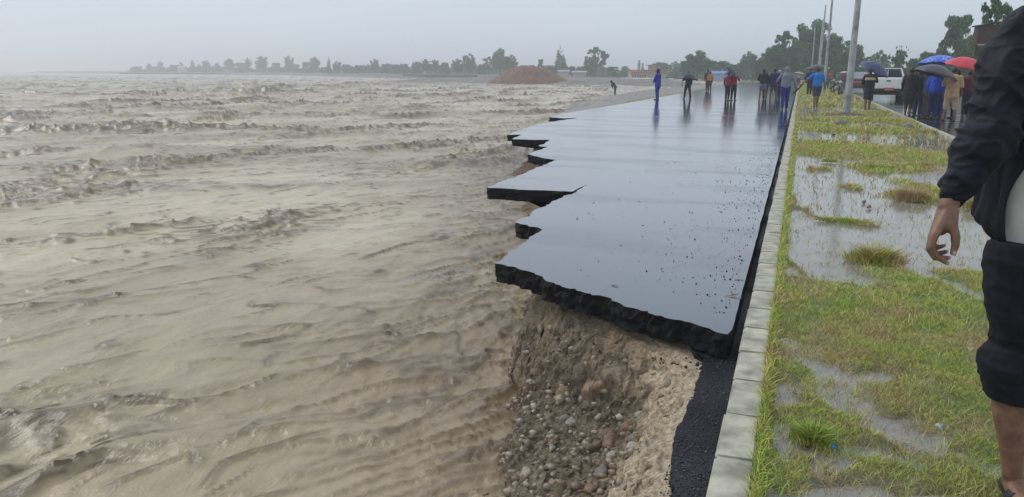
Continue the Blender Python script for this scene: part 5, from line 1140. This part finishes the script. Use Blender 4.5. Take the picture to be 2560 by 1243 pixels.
    # sandals
    for dx, D in ((0, 2.50), (190, 2.68)):
        a = P(2532 + dx, 1216, D + .03); t = a + Vector((-.07, -.17, 0)); a.z = t.z = 0; d = (t - a).normalized(); sd_ = Vector((-d.y, d.x, 0)); n = 14; bm = bmesh.new()
        for zz in (.0, .018):
            pass
        prof = [(-.06, .030), (-.04, .038), (.02, .036), (.08, .036), (.14, .044), (.19, .046), (.23, .036), (.245, .018)]
        for (z0, z1) in ((.001, .022),):
            L_ = [[bm.verts.new(a + d * l + sd_ * w + Vector((0, 0, z))) for l, w in prof] for z in (z0, z1)]; R_ = [[bm.verts.new(a + d * l - sd_ * w + Vector((0, 0, z))) for l, w in prof] for z in (z0, z1)]
            for i in range(len(prof) - 1):
                bm.faces.new((L_[1][i], L_[1][i + 1], R_[1][i + 1], R_[1][i])); bm.faces.new((L_[0][i], R_[0][i], R_[0][i + 1], L_[0][i + 1])); bm.faces.new((L_[0][i], L_[0][i + 1], L_[1][i + 1], L_[1][i])); bm.faces.new((R_[0][i + 1], R_[0][i], R_[1][i], R_[1][i + 1]))
            bm.faces.new((L_[0][0], L_[1][0], R_[1][0], R_[0][0])); bm.faces.new((L_[0][-1], R_[0][-1], R_[1][-1], L_[1][-1]))
        sn = mk('sandal', bm, cm((.035, .033, .035), .6, .15, 'sandal_rubber'), root)
        bm = bmesh.new(); m_ = 14; pr_ = [a + d * .11 + sd_ * (.046 * math.cos(q)) + Vector((0, 0, .018 + .052 * math.sin(q))) for q in [math.pi * i / m_ for i in range(m_ + 1)]]
        A = [bm.verts.new(p_ - d * .022) for p_ in pr_]; B = [bm.verts.new(p_ + d * .022 - Vector((0, 0, .004))) for p_ in pr_]
        for i in range(m_): bm.faces.new((A[i], B[i], B[i + 1], A[i + 1]))
        st = mk('strap', bm, cm((.03, .03, .035), .5, .15, 'sandal_rubber'), sn, True); q = st.modifiers.new('t', 'SOLIDIFY'); q.thickness = .005
SKN = mat('wet_skin', (.235, .125, .082), .46, .30, 22, .35, 120, spec=.5, bdist=.0015, col2=None); NAIL = mat('nail', (.46, .32, .26), .3, .05)
near_man()
# ------------------------------------------------------------------ haze
hm = bpy.data.materials.new('haze'); hm.use_nodes = True; t = hm.node_tree; t.nodes.clear()
pv = t.nodes.new('ShaderNodeVolumePrincipled'); pv.inputs['Color'].default_value = (.93, .95, 1, 1); pv.inputs['Density'].default_value = .0016; pv.inputs['Anisotropy'].default_value = .3
mo = t.nodes.new('ShaderNodeOutputMaterial'); t.links.new(pv.outputs[0], mo.inputs['Volume'])
bm = bmesh.new(); box(bm, (-2400 + 0, 3200, 8.7), (7300, 7300, 24.6)); o = mk('haze', bm, hm); tag(o, kind='stuff')
